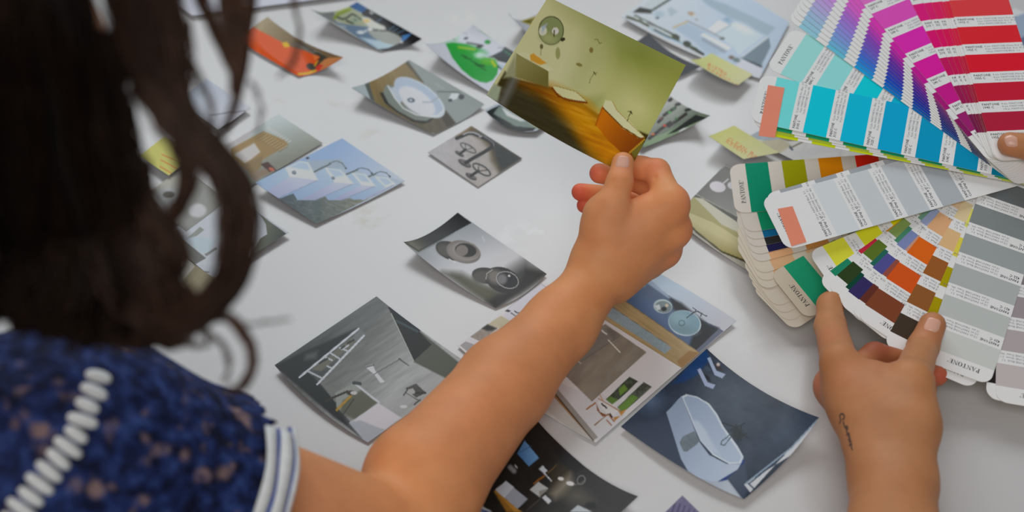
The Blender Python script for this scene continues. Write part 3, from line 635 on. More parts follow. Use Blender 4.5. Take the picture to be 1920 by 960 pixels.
def d_bath(p):                                           # crop (1170,0) x6.4
    p.base((196, 208, 224))
    p.grad((400, 50), (204, 212, 230), (1300, 500), (184, 200, 220))
    p.poly([(880, -60), (1200, 40), (1820, 330), (1720, 430), (1350, 260), (1000, 60)], (160, 180, 194), soft=4); p.poly([(1180, 230), (1240, 205), (1330, 260), (1270, 290)], (140, 172, 196), soft=3)
    p.poly([(100, 150), (190, 85), (340, 115), (330, 165)], (64, 66, 62)); p.poly([(220, 70), (330, -20), (560, -20), (345, 110)], (196, 206, 210)); p.line([(330, 130), (570, -20)], 26, (78, 84, 76))
    p.poly([(520, 120), (560, 80), (650, 140), (560, 200)], (176, 192, 200), soft=3); p.ell(420, 170, 60, 40, 0, (176, 194, 204), soft=6)
    p.poly([(600, 340), (760, 280), (980, 370), (1250, 600), (1050, 690), (820, 480)], (172, 190, 208), soft=5); p.poly([(960, 680), (1000, 620), (1330, 780), (1290, 820)], (176, 198, 222), soft=3)
    p.poly([(910, 420), (960, 395), (1290, 570), (1240, 610)], (216, 222, 236)); p.poly([(950, 450), (1240, 610), (1200, 640), (920, 480)], (154, 166, 180), soft=3)
    p.poly([(1010, 350), (1140, 240), (1270, 310), (1110, 410)], (218, 224, 240)); p.poly([(1110, 410), (1310, 270), (1680, 420), (1380, 660), (1300, 560)], (196, 210, 228)); p.ell(1420, 330, 110, 40, 25, (222, 226, 236), soft=12)
    p.line([(1090, 410), (1280, 300)], 12, (150, 168, 180)); p.line([(760, 250), (1010, 370), (1160, 450)], 16, (150, 156, 158), soft=2); p.line([(590, 330), (760, 260)], 20, (196, 176, 130)); p.poly([(1380, 690), (1720, 430), (1740, 460), (1420, 700)], (196, 206, 216))
    p.poly([(1420, 690), (1740, 450), (1760, 560), (1640, 800), (1520, 740)], (116, 134, 146)); p.poly([(1400, 690), (1660, 790), (1640, 830), (1480, 750)], (52, 62, 66), soft=4); p.poly([(1330, 800), (1400, 700), (1660, 820), (1660, 960), (1560, 960)], (206, 208, 222))
    p.ell(810, 165, 44, 22, 15, (176, 150, 110), soft=3); p.ell(840, 180, 14, 12, 0, (226, 220, 200)); p.ell(1180, 462, 30, 18, 0, (110, 116, 112), soft=2); p.ell(1290, 690, 34, 22, 10, (120, 100, 88), soft=3); p.ell(1350, 720, 44, 28, 10, (110, 130, 128), soft=3); p.ell(400, 215, 20, 12, 0, (70, 74, 70), soft=2); p.ell(870, 235, 18, 10, 0, (160, 150, 130), soft=2)
    p.poly([(-60, 200), (960, 680), (1330, 800), (1330, 960), (900, 760), (-60, 300)], (204, 205, 206), soft=2)
    pts = [(40, 205), (180, 250), (280, 300), (400, 380), (520, 440), (640, 480), (760, 545), (870, 610), (950, 650)]
    p.line(pts, 34, (92, 92, 74)); p.line([(130, 185), (280, 260), (420, 330), (540, 390), (660, 450)], 22, (84, 86, 72))
    for (x, y) in ((150, 215), (250, 260), (330, 330), (460, 370), (570, 430), (700, 500)): p.ell(x, y, 40, 12, 28, (196, 208, 206))
    p.ell(620, 440, 52, 30, 25, (76, 82, 66)); p.ell(760, 530, 54, 38, 25, (66, 72, 60)); p.line([(820, 560), (950, 650)], 24, (40, 44, 42)); p.line([(800, 540), (880, 580)], 12, (150, 170, 160)); p.line([(300, 330), (520, 450), (700, 520)], 14, (140, 178, 200))
sheet('photo_print', 'large pale blue bathroom print with a row of dark tiles along its edge',
      [(1300, -66, 1), (1480, 45, 1), (1424, 150, 1), (1165, 34, 4)], {2: (1290, 100, 2), 3: (1232, -16, 1)}, d_bath, 1170, 0, 6.4, group=GP)
def d_dark(p):
    p.base((50, 53, 60)); p.noise(3, 30, 30)
sheet('photo_print', 'plain charcoal print half hidden behind the held photograph',
      [(1216, 66, 4), (1314, 128, 1), (1270, 148, 1), (1165, 100, 1)], {0: (1262, 104, 1)}, d_dark, group=GP)
def d_market(p):                                         # crop (1190,90) x4.364
    p.base((158, 166, 158))
    p.grad((300, 440), (176, 178, 172), (420, 640), (104, 116, 100))
    p.poly([(80, 820), (60, 780), (180, 720), (280, 680), (520, 545), (605, 570), (540, 600), (280, 740), (140, 815)], (138, 162, 126))
    p.poly([(270, 705), (500, 545), (600, 572), (520, 600), (330, 690)], (42, 46, 44)); p.poly([(360, 680), (400, 655), (440, 650), (370, 690)], (222, 226, 222))
    for a in ([(120, 740), (190, 685)], [(205, 670), (290, 610)], [(280, 640), (420, 540)], [(420, 510), (450, 500)], [(195, 605), (225, 575)], [(240, 550), (330, 490)], [(340, 465), (370, 455)], [(285, 430), (300, 420)]):
        p.line(a, 26, (52, 48, 46)); 
    for (x, y, c) in ((150, 705, (220, 120, 50)), (245, 635, (210, 70, 50)), (285, 525, (90, 180, 90)), (340, 580, (60, 110, 60)), (320, 495, (70, 120, 80)), (215, 575, (130, 90, 80))): p.ell(x, y, 14, 10, 0, c, soft=2)
sheet('photo_print', 'print with rows of small dark dots right of the held photograph, curled tip',
      [(1256, 183, 2), (1331, 220, 16), (1204, 281, 2), (1150, 250, 1)], {0: (1292, 206, 3), 1: (1268, 254, 3)}, d_market, 1190, 90, 4.364, group=GP)
def d_yellowtip(p):
    p.base((176, 178, 186)); p.poly([(976, 40), (1004, 30), (1010, 60), (992, 46)], (160, 146, 14)); p.poly([(980, 41), (1003, 33), (995, 44)], (90, 82, 20))
sheet('photo_print', 'upturned white corner of a print with a yellow patch behind the held photograph',
      [(1022, 20, 2), (1060, 70, 1), (1010, 78, 1), (953, 27, 22)], {3: (978, 41, 4), 2: (985, 62, 8)}, d_yellowtip, group=GP)
def d_oval(p):                                           # crop (900,0) x3
    p.base((196, 204, 214)); p.poly([(30, 630), (110, 590), (330, 700), (320, 722), (220, 742), (120, 705)], (44, 50, 50)); p.poly([(75, 640), (110, 595), (330, 690), (300, 720), (200, 710)], (128, 144, 136)); p.poly([(120, 600), (180, 640), (260, 680), (230, 682), (150, 650)], (222, 228, 232), soft=2); p.poly([(270, 690), (330, 690), (360, 740), (310, 720)], (150, 164, 130)); p.poly([(90, 690), (200, 735), (310, 722), (300, 735), (200, 748)], (30, 34, 34))
sheet('photo_print', 'small print of a dark oval basin peeking out below the held photograph',
      [(938, 195, 2), (1032, 232, 1), (1006, 249, 2), (909, 210, 9)], {2: (954, 245, 2)}, d_oval, 900, 0, 3, group=GP)
def d_yellowtub(p):                                      # crop (1280,240) x3.43
    p.base((150, 150, 146))
    p.poly([(30, 430), (275, 245), (460, 350), (600, 620), (400, 600)], (116, 116, 112), (150, 150, 148), ((250, 300), (420, 540)))
    p.poly([(340, 480), (400, 470), (520, 560), (480, 600), (400, 600)], (176, 178, 180), soft=3)
    p.poly([(50, 410), (390, 590), (390, 640), (200, 520), (40, 440)], (92, 92, 86), soft=2)
    p.poly([(20, 540), (40, 450), (80, 445), (400, 640), (460, 880), (250, 800), (60, 640)], (168, 160, 110)); p.poly([(75, 445), (130, 455), (400, 640), (420, 700), (250, 620)], (196, 194, 176)); p.poly([(30, 540), (200, 610), (440, 760), (470, 880), (250, 800), (60, 640)], (196, 188, 142), (150, 138, 84), ((250, 700), (200, 790)))
    p.poly([(20, 600), (80, 660), (250, 800), (480, 900), (480, 960), (200, 800), (40, 660)], (176, 172, 160)); p.line([(25, 600), (90, 670), (250, 795), (460, 880)], 12, (74, 70, 40))
    p.ell(225, 378, 52, 34, 12, (210, 206, 214)); p.ell(322, 370, 34, 24, 10, (206, 202, 210)); p.line([(255, 360), (292, 330)], 8, (206, 202, 210)); p.line([(345, 358), (370, 340)], 8, (206, 202, 210)); p.line([(85, 425), (390, 590)], 6, (160, 158, 150)); p.ell(395, 583, 12, 14, 0, (150, 130, 70), soft=2)
sheet('photo_print', 'print of a cream bathtub lying under the colour fans beside the knuckles',
      [(1361, 311, 1), (1470, 372, 1), (1424, 524, 1), (1262, 412, 1)], {2: (1340, 472, 1)}, d_yellowtub, 1280, 240, 3.43, group=GP)
def d_linen(p):                                          # crop (1280,240) x3.43
    p.base((206, 205, 204)); p.poly([(420, 60), (480, 20), (660, 40), (760, 80), (560, 90)], (160, 170, 180), soft=3); p.poly([(460, 90), (640, 70), (700, 110), (600, 180), (560, 160)], (186, 178, 150), soft=5); p.noise(10, 40, 120, 30, 4); p.line([(690, 130), (800, 75)], 9, (108, 92, 60)); p.line([(690, 120), (705, 140)], 14, (76, 84, 96)); p.line([(600, 50), (680, 80), (760, 75)], 9, (130, 110, 56)); p.poly([(700, 150), (1020, 90), (1029, 150), (760, 180)], (200, 198, 200), soft=6)
sheet('photo_print', 'pale print with a thin brown stroke between the two colour fans',
      [(1440, 240, 1), (1640, 300, 1), (1600, 360, 1), (1400, 262, 1)], None, d_linen, 1280, 240, 3.43, group=GP)
def d_white(p): p.base((200, 202, 214))
sheet('paper_sheet', 'plain white sheet of paper at the far edge behind the orange print',
      [(560, -70, 1), (700, -10, 1), (360, 34, 1), (250, -40, 1)], None, d_white, cat='paper sheet')
def d_blank(p): p.base((206, 208, 210)); p.noise(3, 40, 40); p.poly([(1880, 40), (1960, 10), (1960, 70), (1905, 78)], (150, 166, 186), soft=3); p.poly([(1900, 80), (1935, 60), (1935, 90)], (96, 112, 140), soft=3)
sheet('photo_print', 'pale print with a blue patch at the far right behind the red cards',
      [(1900, 20, 1), (2000, 60, 1), (1940, 120, 1), (1850, 70, 1)], None, d_blank, group=GP)
def d_grey1(p):                                          # crop (300,380) x6
    p.base((200, 204, 212))
    p.poly([(330, 240), (660, 60), (1080, 110), (1200, 300), (1190, 360), (900, 500), (640, 700), (400, 700), (170, 350)], (206, 210, 218)); p.poly([(1080, 100), (1450, 368), (1100, 580), (1000, 600), (1130, 400), (1205, 355), (1190, 240), (1140, 160)], (96, 100, 84), (56, 62, 54), ((1200, 300), (1380, 370))); p.line([(1190, 530), (1450, 368)], 14, (34, 46, 84))
    p.poly([(340, 370), (450, 270), (500, 305), (400, 385), (270, 420)], (150, 154, 148)); p.poly([(260, 410), (400, 380), (660, 400), (560, 560), (470, 570), (330, 480)], (196, 210, 222), soft=4); p.poly([(500, 580), (630, 500), (650, 520), (520, 605)], (136, 138, 132))
    p.poly([(160, 350), (250, 410), (520, 625), (370, 710), (220, 560)], (112, 112, 106)); p.line([(390, 735), (470, 770), (550, 785)], 12, (90, 90, 88)); p.poly([(240, 820), (370, 740), (560, 840), (450, 960), (330, 900)], (150, 138, 104))
sheet('photo_print', 'grey print with white shapes behind the loop of hair, dark corner pointing right',
      [(447, 378, 1), (542, 441, 1), (402, 528, 1), (298, 446, 1)], None, d_grey1, 300, 380, 6, group=GP)
def d_grey2(p):                                          # crop (280,150) x3.556
    p.base((150, 150, 144)); p.poly([(20, 680), (220, 630), (240, 720), (60, 760)], (176, 174, 162)); p.ell(130, 790, 110, 70, 0, (176, 180, 180), soft=6); p.ell(130, 765, 40, 22, 0, (80, 78, 70), soft=3); p.ell(320, 870, 60, 46, 0, (206, 206, 208), soft=5)
sheet('photo_print', 'grey print behind the curls of hair, below the yellow note',
      [(345, 318, 1), (428, 382, 1), (350, 440, 1), (268, 376, 1)], None, d_grey2, 280, 150, 3.556, group=GP)
def d_grey3(p): p.base((150, 140, 108)); p.noise(16, 8, 40, 40, 2); p.poly([(300, 500), (350, 480), (365, 500), (340, 530)], (196, 192, 180), soft=3)
sheet('photo_print', 'brownish print lying lowest behind the loop of hair',
      [(352, 492, 2), (432, 548, 1), (360, 600, 1), (270, 540, 1)], None, d_grey3, group=GP)
def d_paleblue(p): p.base((190, 196, 212)); p.grad((380, 150), (178, 188, 202), (430, 230), (204, 204, 214)); p.line([(395, 216), (470, 206)], 2, (120, 120, 128))
sheet('photo_print', 'pale blue print seen between the upper strands of hair',
      [(388, 154, 1), (470, 208, 1), (410, 250, 1), (330, 195, 1)], None, d_paleblue, group=GP)

# ------------------------------------------------------------------ sticky notes with red handwriting
STROKES = {'A': [[(0, 0), (.5, 1), (1, 0)], [(.2, .4), (.8, .4)]], 'B': [[(0, 0), (0, 1), (.7, .9), (.7, .6), (0, .5), (.9, .4), (.8, .05), (0, 0)]],
    'C': [[(1, .85), (.5, 1), (.05, .6), (.1, .2), (.5, 0), (1, .12)]], 'E': [[(.9, 1), (0, 1), (0, 0), (.9, 0)], [(0, .5), (.7, .5)]], 'I': [[(.5, 0), (.5, 1)]],
    'L': [[(0, 1), (0, 0), (.9, 0)]], 'N': [[(0, 0), (0, 1), (.9, 0), (.9, 1)]], 'S': [[(.9, .9), (.4, 1), (.1, .75), (.8, .35), (.6, 0), (0, .1)]],
    'T': [[(0, 1), (1, 1)], [(.5, 1), (.5, 0)]], 'R': [[(0, 0), (0, 1), (.8, .9), (.7, .5), (0, .5), (.9, 0)]], 'O': [[(.5, 1), (.05, .6), (.2, .05), (.7, 0), (1, .5), (.5, 1)]],
    'y': [[(0, .6), (.4, .1)], [(.8, .6), (.2, -.4)]], 'a': [[(.8, .5), (.3, .6), (.1, .2), (.4, 0), (.8, .3), (.8, .6), (.9, 0)]], ' ': []}
def write(p, text, o, dx, dy, wd, col):
    o = np.array(o, float); dx = np.array(dx, float); dy = np.array(dy, float)
    for k, ch in enumerate(text):
        b = o + dx * k * 1.3
        for st in STROKES[ch]:
            p.line([tuple(b + dx * x + dy * y) for x, y in st], wd, col, soft=0.7)
INK = (222, 116, 78)
GN = 'yellow sticky notes with red handwriting'
def d_note1(p):                                          # crop (1290,90) x10.66
    p.grad((400, 170), (198, 200, 136), (1000, 780), (206, 204, 160))
    write(p, 'BISTRO', (395, 350), (48, 27), (26, -52), 10, INK); write(p, 'ESSENTIAL', (385, 420), (60, 34), (20, -34), 7, INK)
sheet('sticky_note', 'yellow sticky note with red handwriting on the corner of the pale blue bathroom print',
      [(1333, 106, 2), (1411, 146, 3), (1383, 166, 7), (1293, 118, 13)], {3: (1312, 116, 4), 2: (1342, 148, 12)}, d_note1, 1290, 90, 10.66, cat='sticky note', group=GN, material=M_NOTE, step=0.75, gain=1.36)
def d_note2(p):                                          # crop (1320,230) x10.67
    p.grad((600, 120), (200, 200, 130), (800, 780), (206, 204, 160))
    write(p, 'CLEAN Bay', (470, 345), (57, 36), (38, -54), 9, INK); write(p, 'ESSENTIAL', (440, 390), (52, 34), (34, -46), 9, INK)
sheet('sticky_note', 'yellow sticky note with red capitals beside the green card of the lower fan',
      [(1375, 242, 2), (1460, 293, 2), (1393, 305, 8), (1328, 262, 12)], {3: (1353, 252, 5)}, d_note2, 1320, 230, 10.67, cat='sticky note', group=GN, material=M_NOTE, step=0.75, gain=1.36)
def d_note3(p):
    p.base((206, 202, 120)); 
    for (a, b) in (((302, 300), (336, 318)), ((300, 312), (330, 330)), ((304, 290), (330, 300))): p.line([a, b], 2.2, INK, a=.7)
sheet('sticky_note', 'yellow sticky note glimpsed through the dark hair on the left',
      [(310, 262, 2), (366, 300, 2), (318, 336, 3), (262, 300, 2)], None, d_note3, cat='sticky note', group=GN, material=M_NOTE, step=0.75, gain=1.36)

# ------------------------------------------------------------------ the photograph held in the hand
def d_held(p):                                           # crop (900,0) x3
    p.grad((380, 300), (204, 202, 150), (900, 230), (124, 132, 52))
    p.ell(430, 330, 230, 240, 20, (198, 196, 150), soft=90, a=.9); p.ell(610, 330, 60, 260, 25, (160, 162, 104), soft=40, a=.5); p.ell(900, 180, 330, 90, 26, (140, 146, 86), soft=60, a=.8)
    p.ell(900, 610, 190, 140, 30, (200, 196, 140), soft=90); p.ell(1060, 480, 110, 200, 20, (150, 152, 76), soft=70, a=.6)
    p.poly([(540, 560), (690, 540), (660, 680), (600, 620)], (156, 158, 96), soft=20)
    p.poly([(60, 540), (140, 400), (190, 440), (400, 490), (560, 570), (660, 640), (1000, 780), (1000, 1000), (800, 1000), (100, 600)], (62, 52, 24), soft=4)
    p.poly([(230, 470), (400, 490), (600, 590), (680, 700), (820, 880), (700, 930), (560, 760), (420, 600)], (166, 100, 18), (200, 128, 8), ((350, 520), (700, 820)), soft=34)
    p.ell(610, 690, 160, 60, 38, (206, 146, 26), soft=40, a=.9); p.ell(720, 830, 120, 60, 30, (190, 120, 10), soft=40); p.noise(26, 150, 16, 24, 5, [(60, 540), (190, 440), (660, 640), (900, 800), (800, 1000), (100, 600)])
    p.poly([(100, 590), (160, 480), (330, 560), (480, 700), (560, 860), (420, 790)], (60, 56, 38), soft=30, a=.8)
    p.poly([(30, 545), (80, 470), (120, 490), (100, 575)], (158, 168, 142), soft=5); p.poly([(95, 590), (180, 420), (220, 440), (140, 600)], (112, 112, 108), soft=14, a=.8)  # grey sheen by the curled left corner, painted into the colours
    p.poly([(190, 430), (205, 300), (385, 395), (385, 492)], (140, 134, 82), (112, 104, 52), ((220, 360), (330, 480))); p.poly([(205, 300), (250, 290), (415, 390), (385, 402)], (206, 202, 160)); p.poly([(280, 310), (300, 300), (375, 355), (340, 366), (285, 340)], (212, 150, 52)); p.poly([(130, 440), (200, 300), (200, 430)], (150, 150, 116), soft=6)
    p.poly([(410, 490), (430, 482), (540, 515), (600, 570), (580, 574), (470, 548), (430, 520)], (204, 200, 150)); p.line([(405, 495), (440, 540), (500, 565), (600, 577)], 11, (122, 62, 16)); p.line([(420, 482), (540, 515), (600, 570)], 4, (150, 128, 60))
    p.poly([(650, 700), (690, 600), (800, 690), (925, 775), (880, 870), (820, 880), (720, 790)], (196, 110, 8), (120, 58, 10), ((680, 680), (890, 840))); p.poly([(690, 605), (705, 562), (745, 570), (770, 620), (850, 690), (925, 772), (890, 776), (800, 720)], (206, 202, 158)); p.line([(690, 605), (800, 715), (900, 778)], 7, (110, 70, 20)); p.line([(650, 705), (690, 600)], 8, (170, 90, 10)); p.line([(745, 570), (770, 620), (925, 772)], 4, (170, 140, 70))
    p.poly([(850, 860), (925, 780), (900, 880), (870, 885)], (108, 100, 40)); p.line([(840, 860), (925, 785)], 8, (180, 140, 40))
    p.ell(400, 172, 72, 82, 0, (88, 92, 56)); p.ell(400, 172, 66, 76, 0, (132, 142, 92)); p.ell(385, 215, 45, 28, 20, (158, 164, 110), soft=12); p.ell(354, 174, 22, 26, 20, (214, 212, 184)); p.ell(424, 174, 19, 20, 0, (234, 224, 196)); p.poly([(345, 150), (380, 130), (350, 190)], (160, 176, 190), soft=4); p.line([(418, 170), (416, 205)], 7, (84, 76, 40))
    p.ell(466, 222, 14, 10, -30, (60, 58, 36)); p.ell(346, 262, 9, 14, 0, (100, 96, 60)); p.line([(343, 275), (342, 310)], 5, (150, 146, 100)); p.ell(438, 300, 13, 34, 0, (150, 152, 96)); p.ell(626, 282, 11, 16, 0, (128, 112, 56)); p.ell(558, 364, 18, 9, 20, (128, 120, 62)); p.line([(645, 222), (662, 222), (672, 245), (685, 240)], 4, (108, 106, 56))
    p.line([(615, 470), (622, 440), (640, 412), (660, 410)], 3.5, (116, 112, 62)); p.line([(640, 405), (650, 420)], 5, (80, 76, 40)); p.line([(828, 680), (848, 630), (830, 626)], 3.5, (60, 56, 24)); p.line([(848, 625), (855, 640)], 6, (60, 56, 24))
HN = [P(1028, -6, 1.100), P(1286, 122, 1.105), P(1176, 327, 1.078), P(912, 178, 1.066),
      P(1157, 58, 1.108), P(1231, 224.5, 1.092), P(1042, 259, 1.080), P(971, 84, 1.092)]
HN = [np.asarray(q) for q in HN]
sheet('photo_print', 'olive and orange photo print held up between thumb and fingers', None, None, d_held, 900, 0, 3, nodes=HN, step=1.6, gain=1.5)
# ------------------------------------------------------------------ colour swatch fans
M_CARD = mat('coated_card', rough=0.33, spec=0.09, attr='Col', bump=0.01, bscale=400)
M_CARDEDGE = mat('card_edge', alb((196, 188, 172)), 0.6, 0.2, noise=0.08, nscale=400)
M_INK = mat('printed_ink', alb((52, 52, 58)), 0.5, 0.3, noise=0.05)
M_INKL = mat('printed_grey_ink', alb((112, 114, 122)), 0.5, 0.3, noise=0.05)
M_STEEL = mat('binding_screw_steel', (0.62, 0.6, 0.55), 0.28, 0.6)
CW, CHIP, LAB, HEAD, CLEN = 0.050, 0.0186, 0.0111, 0.0130, 0.238

class Plane:
    """a tilted plane through the pivot; e1 to the right, e2 away from the viewer, n up"""
    def __init__(s, px, py, h, tilt, roll=0.0):
        s.O = T(px, py, h)
        t, r = math.radians(tilt), math.radians(roll)
        e1 = np.array([math.cos(r), 0, math.sin(r)])
        e2 = np.array([0, math.cos(t), math.sin(t)]); e2 -= e1 * (e1 @ e2); e2 /= np.linalg.norm(e2)
        s.e1, s.e2 = e1, e2
        s.n = np.cross(e1, e2)
    def uv(s, px, py, z=0.0):
        r = ray(px, py); o = s.O + s.n * z
        t = ((o - CAM) @ s.n) / (r @ s.n)
        p = CAM + r * t - o
        return np.array([p @ s.e1, p @ s.e2])
    def pt(s, u, v, z=0.0): return s.O + s.e1 * u + s.e2 * v + s.n * z
    def depth(s, px, py, z=0.0):
        r = ray(px, py); return ((s.O + s.n * z - CAM) @ s.n) / (r @ s.n)

# serif capitals for the word on the card headers
def arc(cx, cy, rx, ry, a0, a1, n=9):
    return [(cx + rx * math.cos(math.radians(a0 + (a1 - a0) * k / n)), cy + ry * math.sin(math.radians(a0 + (a1 - a0) * k / n))) for k in range(n + 1)]
def ringpoly(o, i):
    return [[o[k], o[k + 1], i[k + 1], i[k]] for k in range(len(o) - 1)]
def R_(x0, y0, x1, y1): return [[(x0, y0), (x1, y0), (x1, y1), (x0, y1)]]
SER = 0.055
def serif(x0, x1, y): return R_(x0, y, x1, y + SER)
GLY = {
 'P': (0.72, R_(.12, 0, .32, 1) + serif(0, .44, 0) + serif(0, .3, 1 - SER) + ringpoly(arc(.32, .74, .38, .26, -90, 90), arc(.32, .74, .18, .2, -90, 90))),
 'A': (0.86, [[(.06, 0), (.13, 0), (.47, 1), (.40, 1)], [(.36, 1), (.47, 1), (.84, 0), (.62, 0)]] + R_(.2, .32, .68, .38) + serif(-.04, .24, 0) + serif(.52, .92, 0)),
 'N': (0.92, R_(.12, 0, .18, 1) + R_(.72, 0, .78, 1) + [[(.06, 1), (.28, 1), (.80, 0), (.70, 0)]] + serif(0, .3, 0) + serif(0, .2, 1 - SER) + serif(.6, .9, 1 - SER)),
 'T': (0.80, R_(.3, 0, .5, 1) + R_(0, 1 - SER, .8, 1) + R_(0, .74, .05, 1) + R_(.75, .74, .8, 1) + serif(.16, .64, 0)),
 'O': (0.90, ringpoly(arc(.45, .5, .43, .52, 0, 360, 18), arc(.45, .5, .22, .47, 0, 360, 18))),
 'E': (0.74, R_(.1, 0, .3, 1) + R_(0, 0, .66, SER) + R_(0, 1 - SER, .62, 1) + R_(.3, .48, .52, .53) + R_(.62, 0, .67, .26) + R_(.58, .76, .63, 1) + R_(.48, .38, .53, .63)),
 '®': (0.34, ringpoly(arc(.16, .84, .14, .14, 0, 360, 10), arc(.16, .84, .1, .1, 0, 360, 10)) + R_(.12, .77, .15, .92) + R_(.15, .88, .2, .92))}
def serif_word(word, size, track=0.06):
    V, F, x = [], [], 0.0
    for ch in word:
        wd, polys = GLY[ch]
        for q in polys:
            b = len(V); V += [((x + a) * size, c * size) for a, c in q]; F.append([b, b + 1, b + 2, b + 3])
        x += wd + track
    return np.array(V), F, x * size
_txt = {}
def text2d(s, size, bold=False):
    key = (s, bold)
    if key not in _txt:
        cu = bpy.data.curves.new('t', 'FONT'); cu.body = s; cu.size = 1.0; cu.resolution_u = 1; cu.fill_mode = 'FRONT'
        if bold: cu.offset = 0.014
        ob = bpy.data.objects.new('t', cu); COL.objects.link(ob)
        bpy.context.view_layer.update()
        me = ob.to_mesh()
        V = np.array([v.co[:2] for v in me.vertices]) if len(me.vertices) else np.zeros((0, 2))
        F = [list(p.vertices) for p in me.polygons]
        ob.to_mesh_clear(); bpy.data.objects.remove(ob); bpy.data.curves.remove(cu)
        _txt[key] = (V, F)
    V, F = _txt[key]
    return V * size, F
FORM = {'blue': ['12 pts. PANTONE Pro. Blue  37.5', '  4 pts. PANTONE Green  12.5', '16 pts. PANTONE Trans. Wt.  50.0'],
        'red': ['8 pts. PANTONE Warm Red  49.2', '8 pts. PANTONE Rub. Red  49.2', '1/4 pt. PANTONE Black  1.6'],
        'grey': ['1/2 pt. PANTONE Black  3.1', '1/2 pt. PANTONE Green  3.1', '15 pts. PANTONE Trans. Wt.  93.8'],
        'mag': ['12 pts. PANTONE Rhod. Red  75.0', '  4 pts. PANTONE Trans. Wt.  25.0', '1/4 pt. PANTONE Black  1.6'],
        'yel': ['16 pts. PANTONE Yellow  97.0', '1/2 pt. PANTONE Red  3.0', '']}
WHITE = (212, 215, 216)
def card(deck, pl, start, inner, side, z, chips, names=None, form=None, head='PANTONE®', white=WHITE, text=True, lift=0.0, length=CLEN, vis=1.0, headwhite=None):
    """start: pixel on the card's edge where the header meets the first chip; inner: a pixel further in along the same edge;
    side L: that edge is the one the text starts from, R: the opposite one"""
    a = pl.uv(*start, z); b = pl.uv(*inner, z)
    d = (b - a) / np.linalg.norm(b - a); out = -d
    right = np.array([out[1], -out[0]])
    o2 = a + out * HEAD - (right * CW if side == 'R' else 0)          # outer corner on the text side
    top = 0.0
    def W(x, y, dz=0.0):                                              # x across from the text side, y inwards from the outer end
        q = o2 + right * x + d * y
        return pl.pt(q[0], q[1], z + lift * (1 - y / length) ** 2 + dz)
    V, F, C, FM = [], [], [], []
    rad = 0.0085
    def quadband(y0, y1, col, n=1):
        for k in range(n):
            ya, yb = y0 + (y1 - y0) * k / n, y0 + (y1 - y0) * (k + 1) / n
            i = len(V)
            V.extend([W(0, ya), W(CW, ya), W(CW, yb), W(0, yb)]); C.extend([col] * 4); F.append((i, i + 3, i + 2, i + 1)); FM.append(0)
    # header with rounded corners
    hw = headwhite or white
    prof = [(0.0, HEAD)] + [(rad - rad * math.cos(t), rad - rad * math.sin(t)) for t in np.linspace(0, math.pi / 2, 7)]
    prof += [(CW - rad + rad * math.sin(t), rad - rad * math.cos(t)) for t in np.linspace(0, math.pi / 2, 7)] + [(CW, HEAD)]
    i = len(V); V.extend([W(x, y) for x, y in prof]); C.extend([hw] * len(prof)); F.append(tuple(range(i, i + len(prof)))); FM.append(0)
    y = HEAD
    for c in chips:
        quadband(y, y + CHIP, c, 3); quadband(y + CHIP, y + CHIP + LAB, white, 2); y += CHIP + LAB
    yend = length - rad
    quadband(y, yend, white, 3)
    tail = [(CW - rad + rad * math.cos(t), yend + rad * math.sin(t)) for t in np.linspace(0, math.pi / 2, 6)] + [(rad - rad * math.sin(t), yend + rad * math.cos(t)) for t in np.linspace(0, math.pi / 2, 6)]
    i = len(V); V.extend([W(x, q) for x, q in tail]); C.extend([white] * len(tail)); F.append(tuple(reversed(range(i, i + len(tail))))[::-1]); FM.append(0)
    # body under the printed face: outline walls and the back
    th = 0.00026
    ys = list(np.linspace(HEAD, yend, 14))
    outl = prof[1:-1] + [(CW, q) for q in ys] + tail + [(0.0, q) for q in reversed(ys)]
    i = len(V); m = len(outl)
    V.extend([W(x, q, -0.00004) for x, q in outl]); V.extend([W(x, q, -0.00004 - th) for x, q in outl]); C.extend([(196, 190, 176)] * (2 * m))
    for k in range(m):
        k2 = (k + 1) % m
        F.append((i + k, i + k2, i + m + k2, i + m + k)); FM.append(1)
    F.append(tuple(i + m + k for k in range(m))); FM.append(1)
    org = W(CW / 2, length / 2)
    me = bpy.data.meshes.new('card')
    me.from_pydata([tuple(np.asarray(v) - org) for v in V], [], F)
    CA = np.array(C, float); sat = (CA.max(1) - CA.min(1) > 30)[:, None]
    set_col(me, np.where(sat, alb(CA, 1.62), np.clip(lin(CA) * 1.72, 0.004, 0.95)))
    o = link_mesh('card', me, None, None, False, [M_CARD, M_CARDEDGE], FM)
    o.parent = deck; o.location = org - np.array(deck.location)
    if not text: return o
    # lettering
    LV, LF, LM = [], [], []
    def put(V2, F2, x, yy, m):
        b = len(LV)
        for (tx, ty) in V2: LV.append(W(x + tx, yy - ty, 0.00006) - org)
        for f in F2: LF.append([b + k for k in f]); LM.append(m)
    if head:
        hv, hf, wd = serif_word(head, 0.0036)
        put(hv, hf, 0.0095, 0.0098, 0)
    y = HEAD + CHIP
    for k, c in enumerate(chips):
        if names and k < len(names):
            put(*text2d('PANTONE', 0.0030, True), 0.0022, y + 0.0042, 0)
            put(*text2d(names[k], 0.0030, True), 0.0022, y + 0.0072, 0)
        if form and vis > 0.4:
            for j, ln in enumerate(FORM[form]):
                if ln: put(*text2d(ln, 0.0024), 0.0180, y + 0.0038 + j * 0.0027, 1)
        y += CHIP + LAB
    if LV:
        me = bpy.data.meshes.new('lettering'); me.from_pydata([tuple(v) for v in LV], [], LF)
        lo = link_mesh('lettering', me, None, None, False, [M_INK, M_INKL], LM)
        lo.parent = o; lo['kind'] = 'stuff'
    return o
def lerp_c(cs, t):
    x = t * (len(cs) - 1); i = min(int(x), len(cs) - 2); f = x - i
    return tuple(np.array(cs[i]) * (1 - f) + np.array(cs[i + 1]) * f)

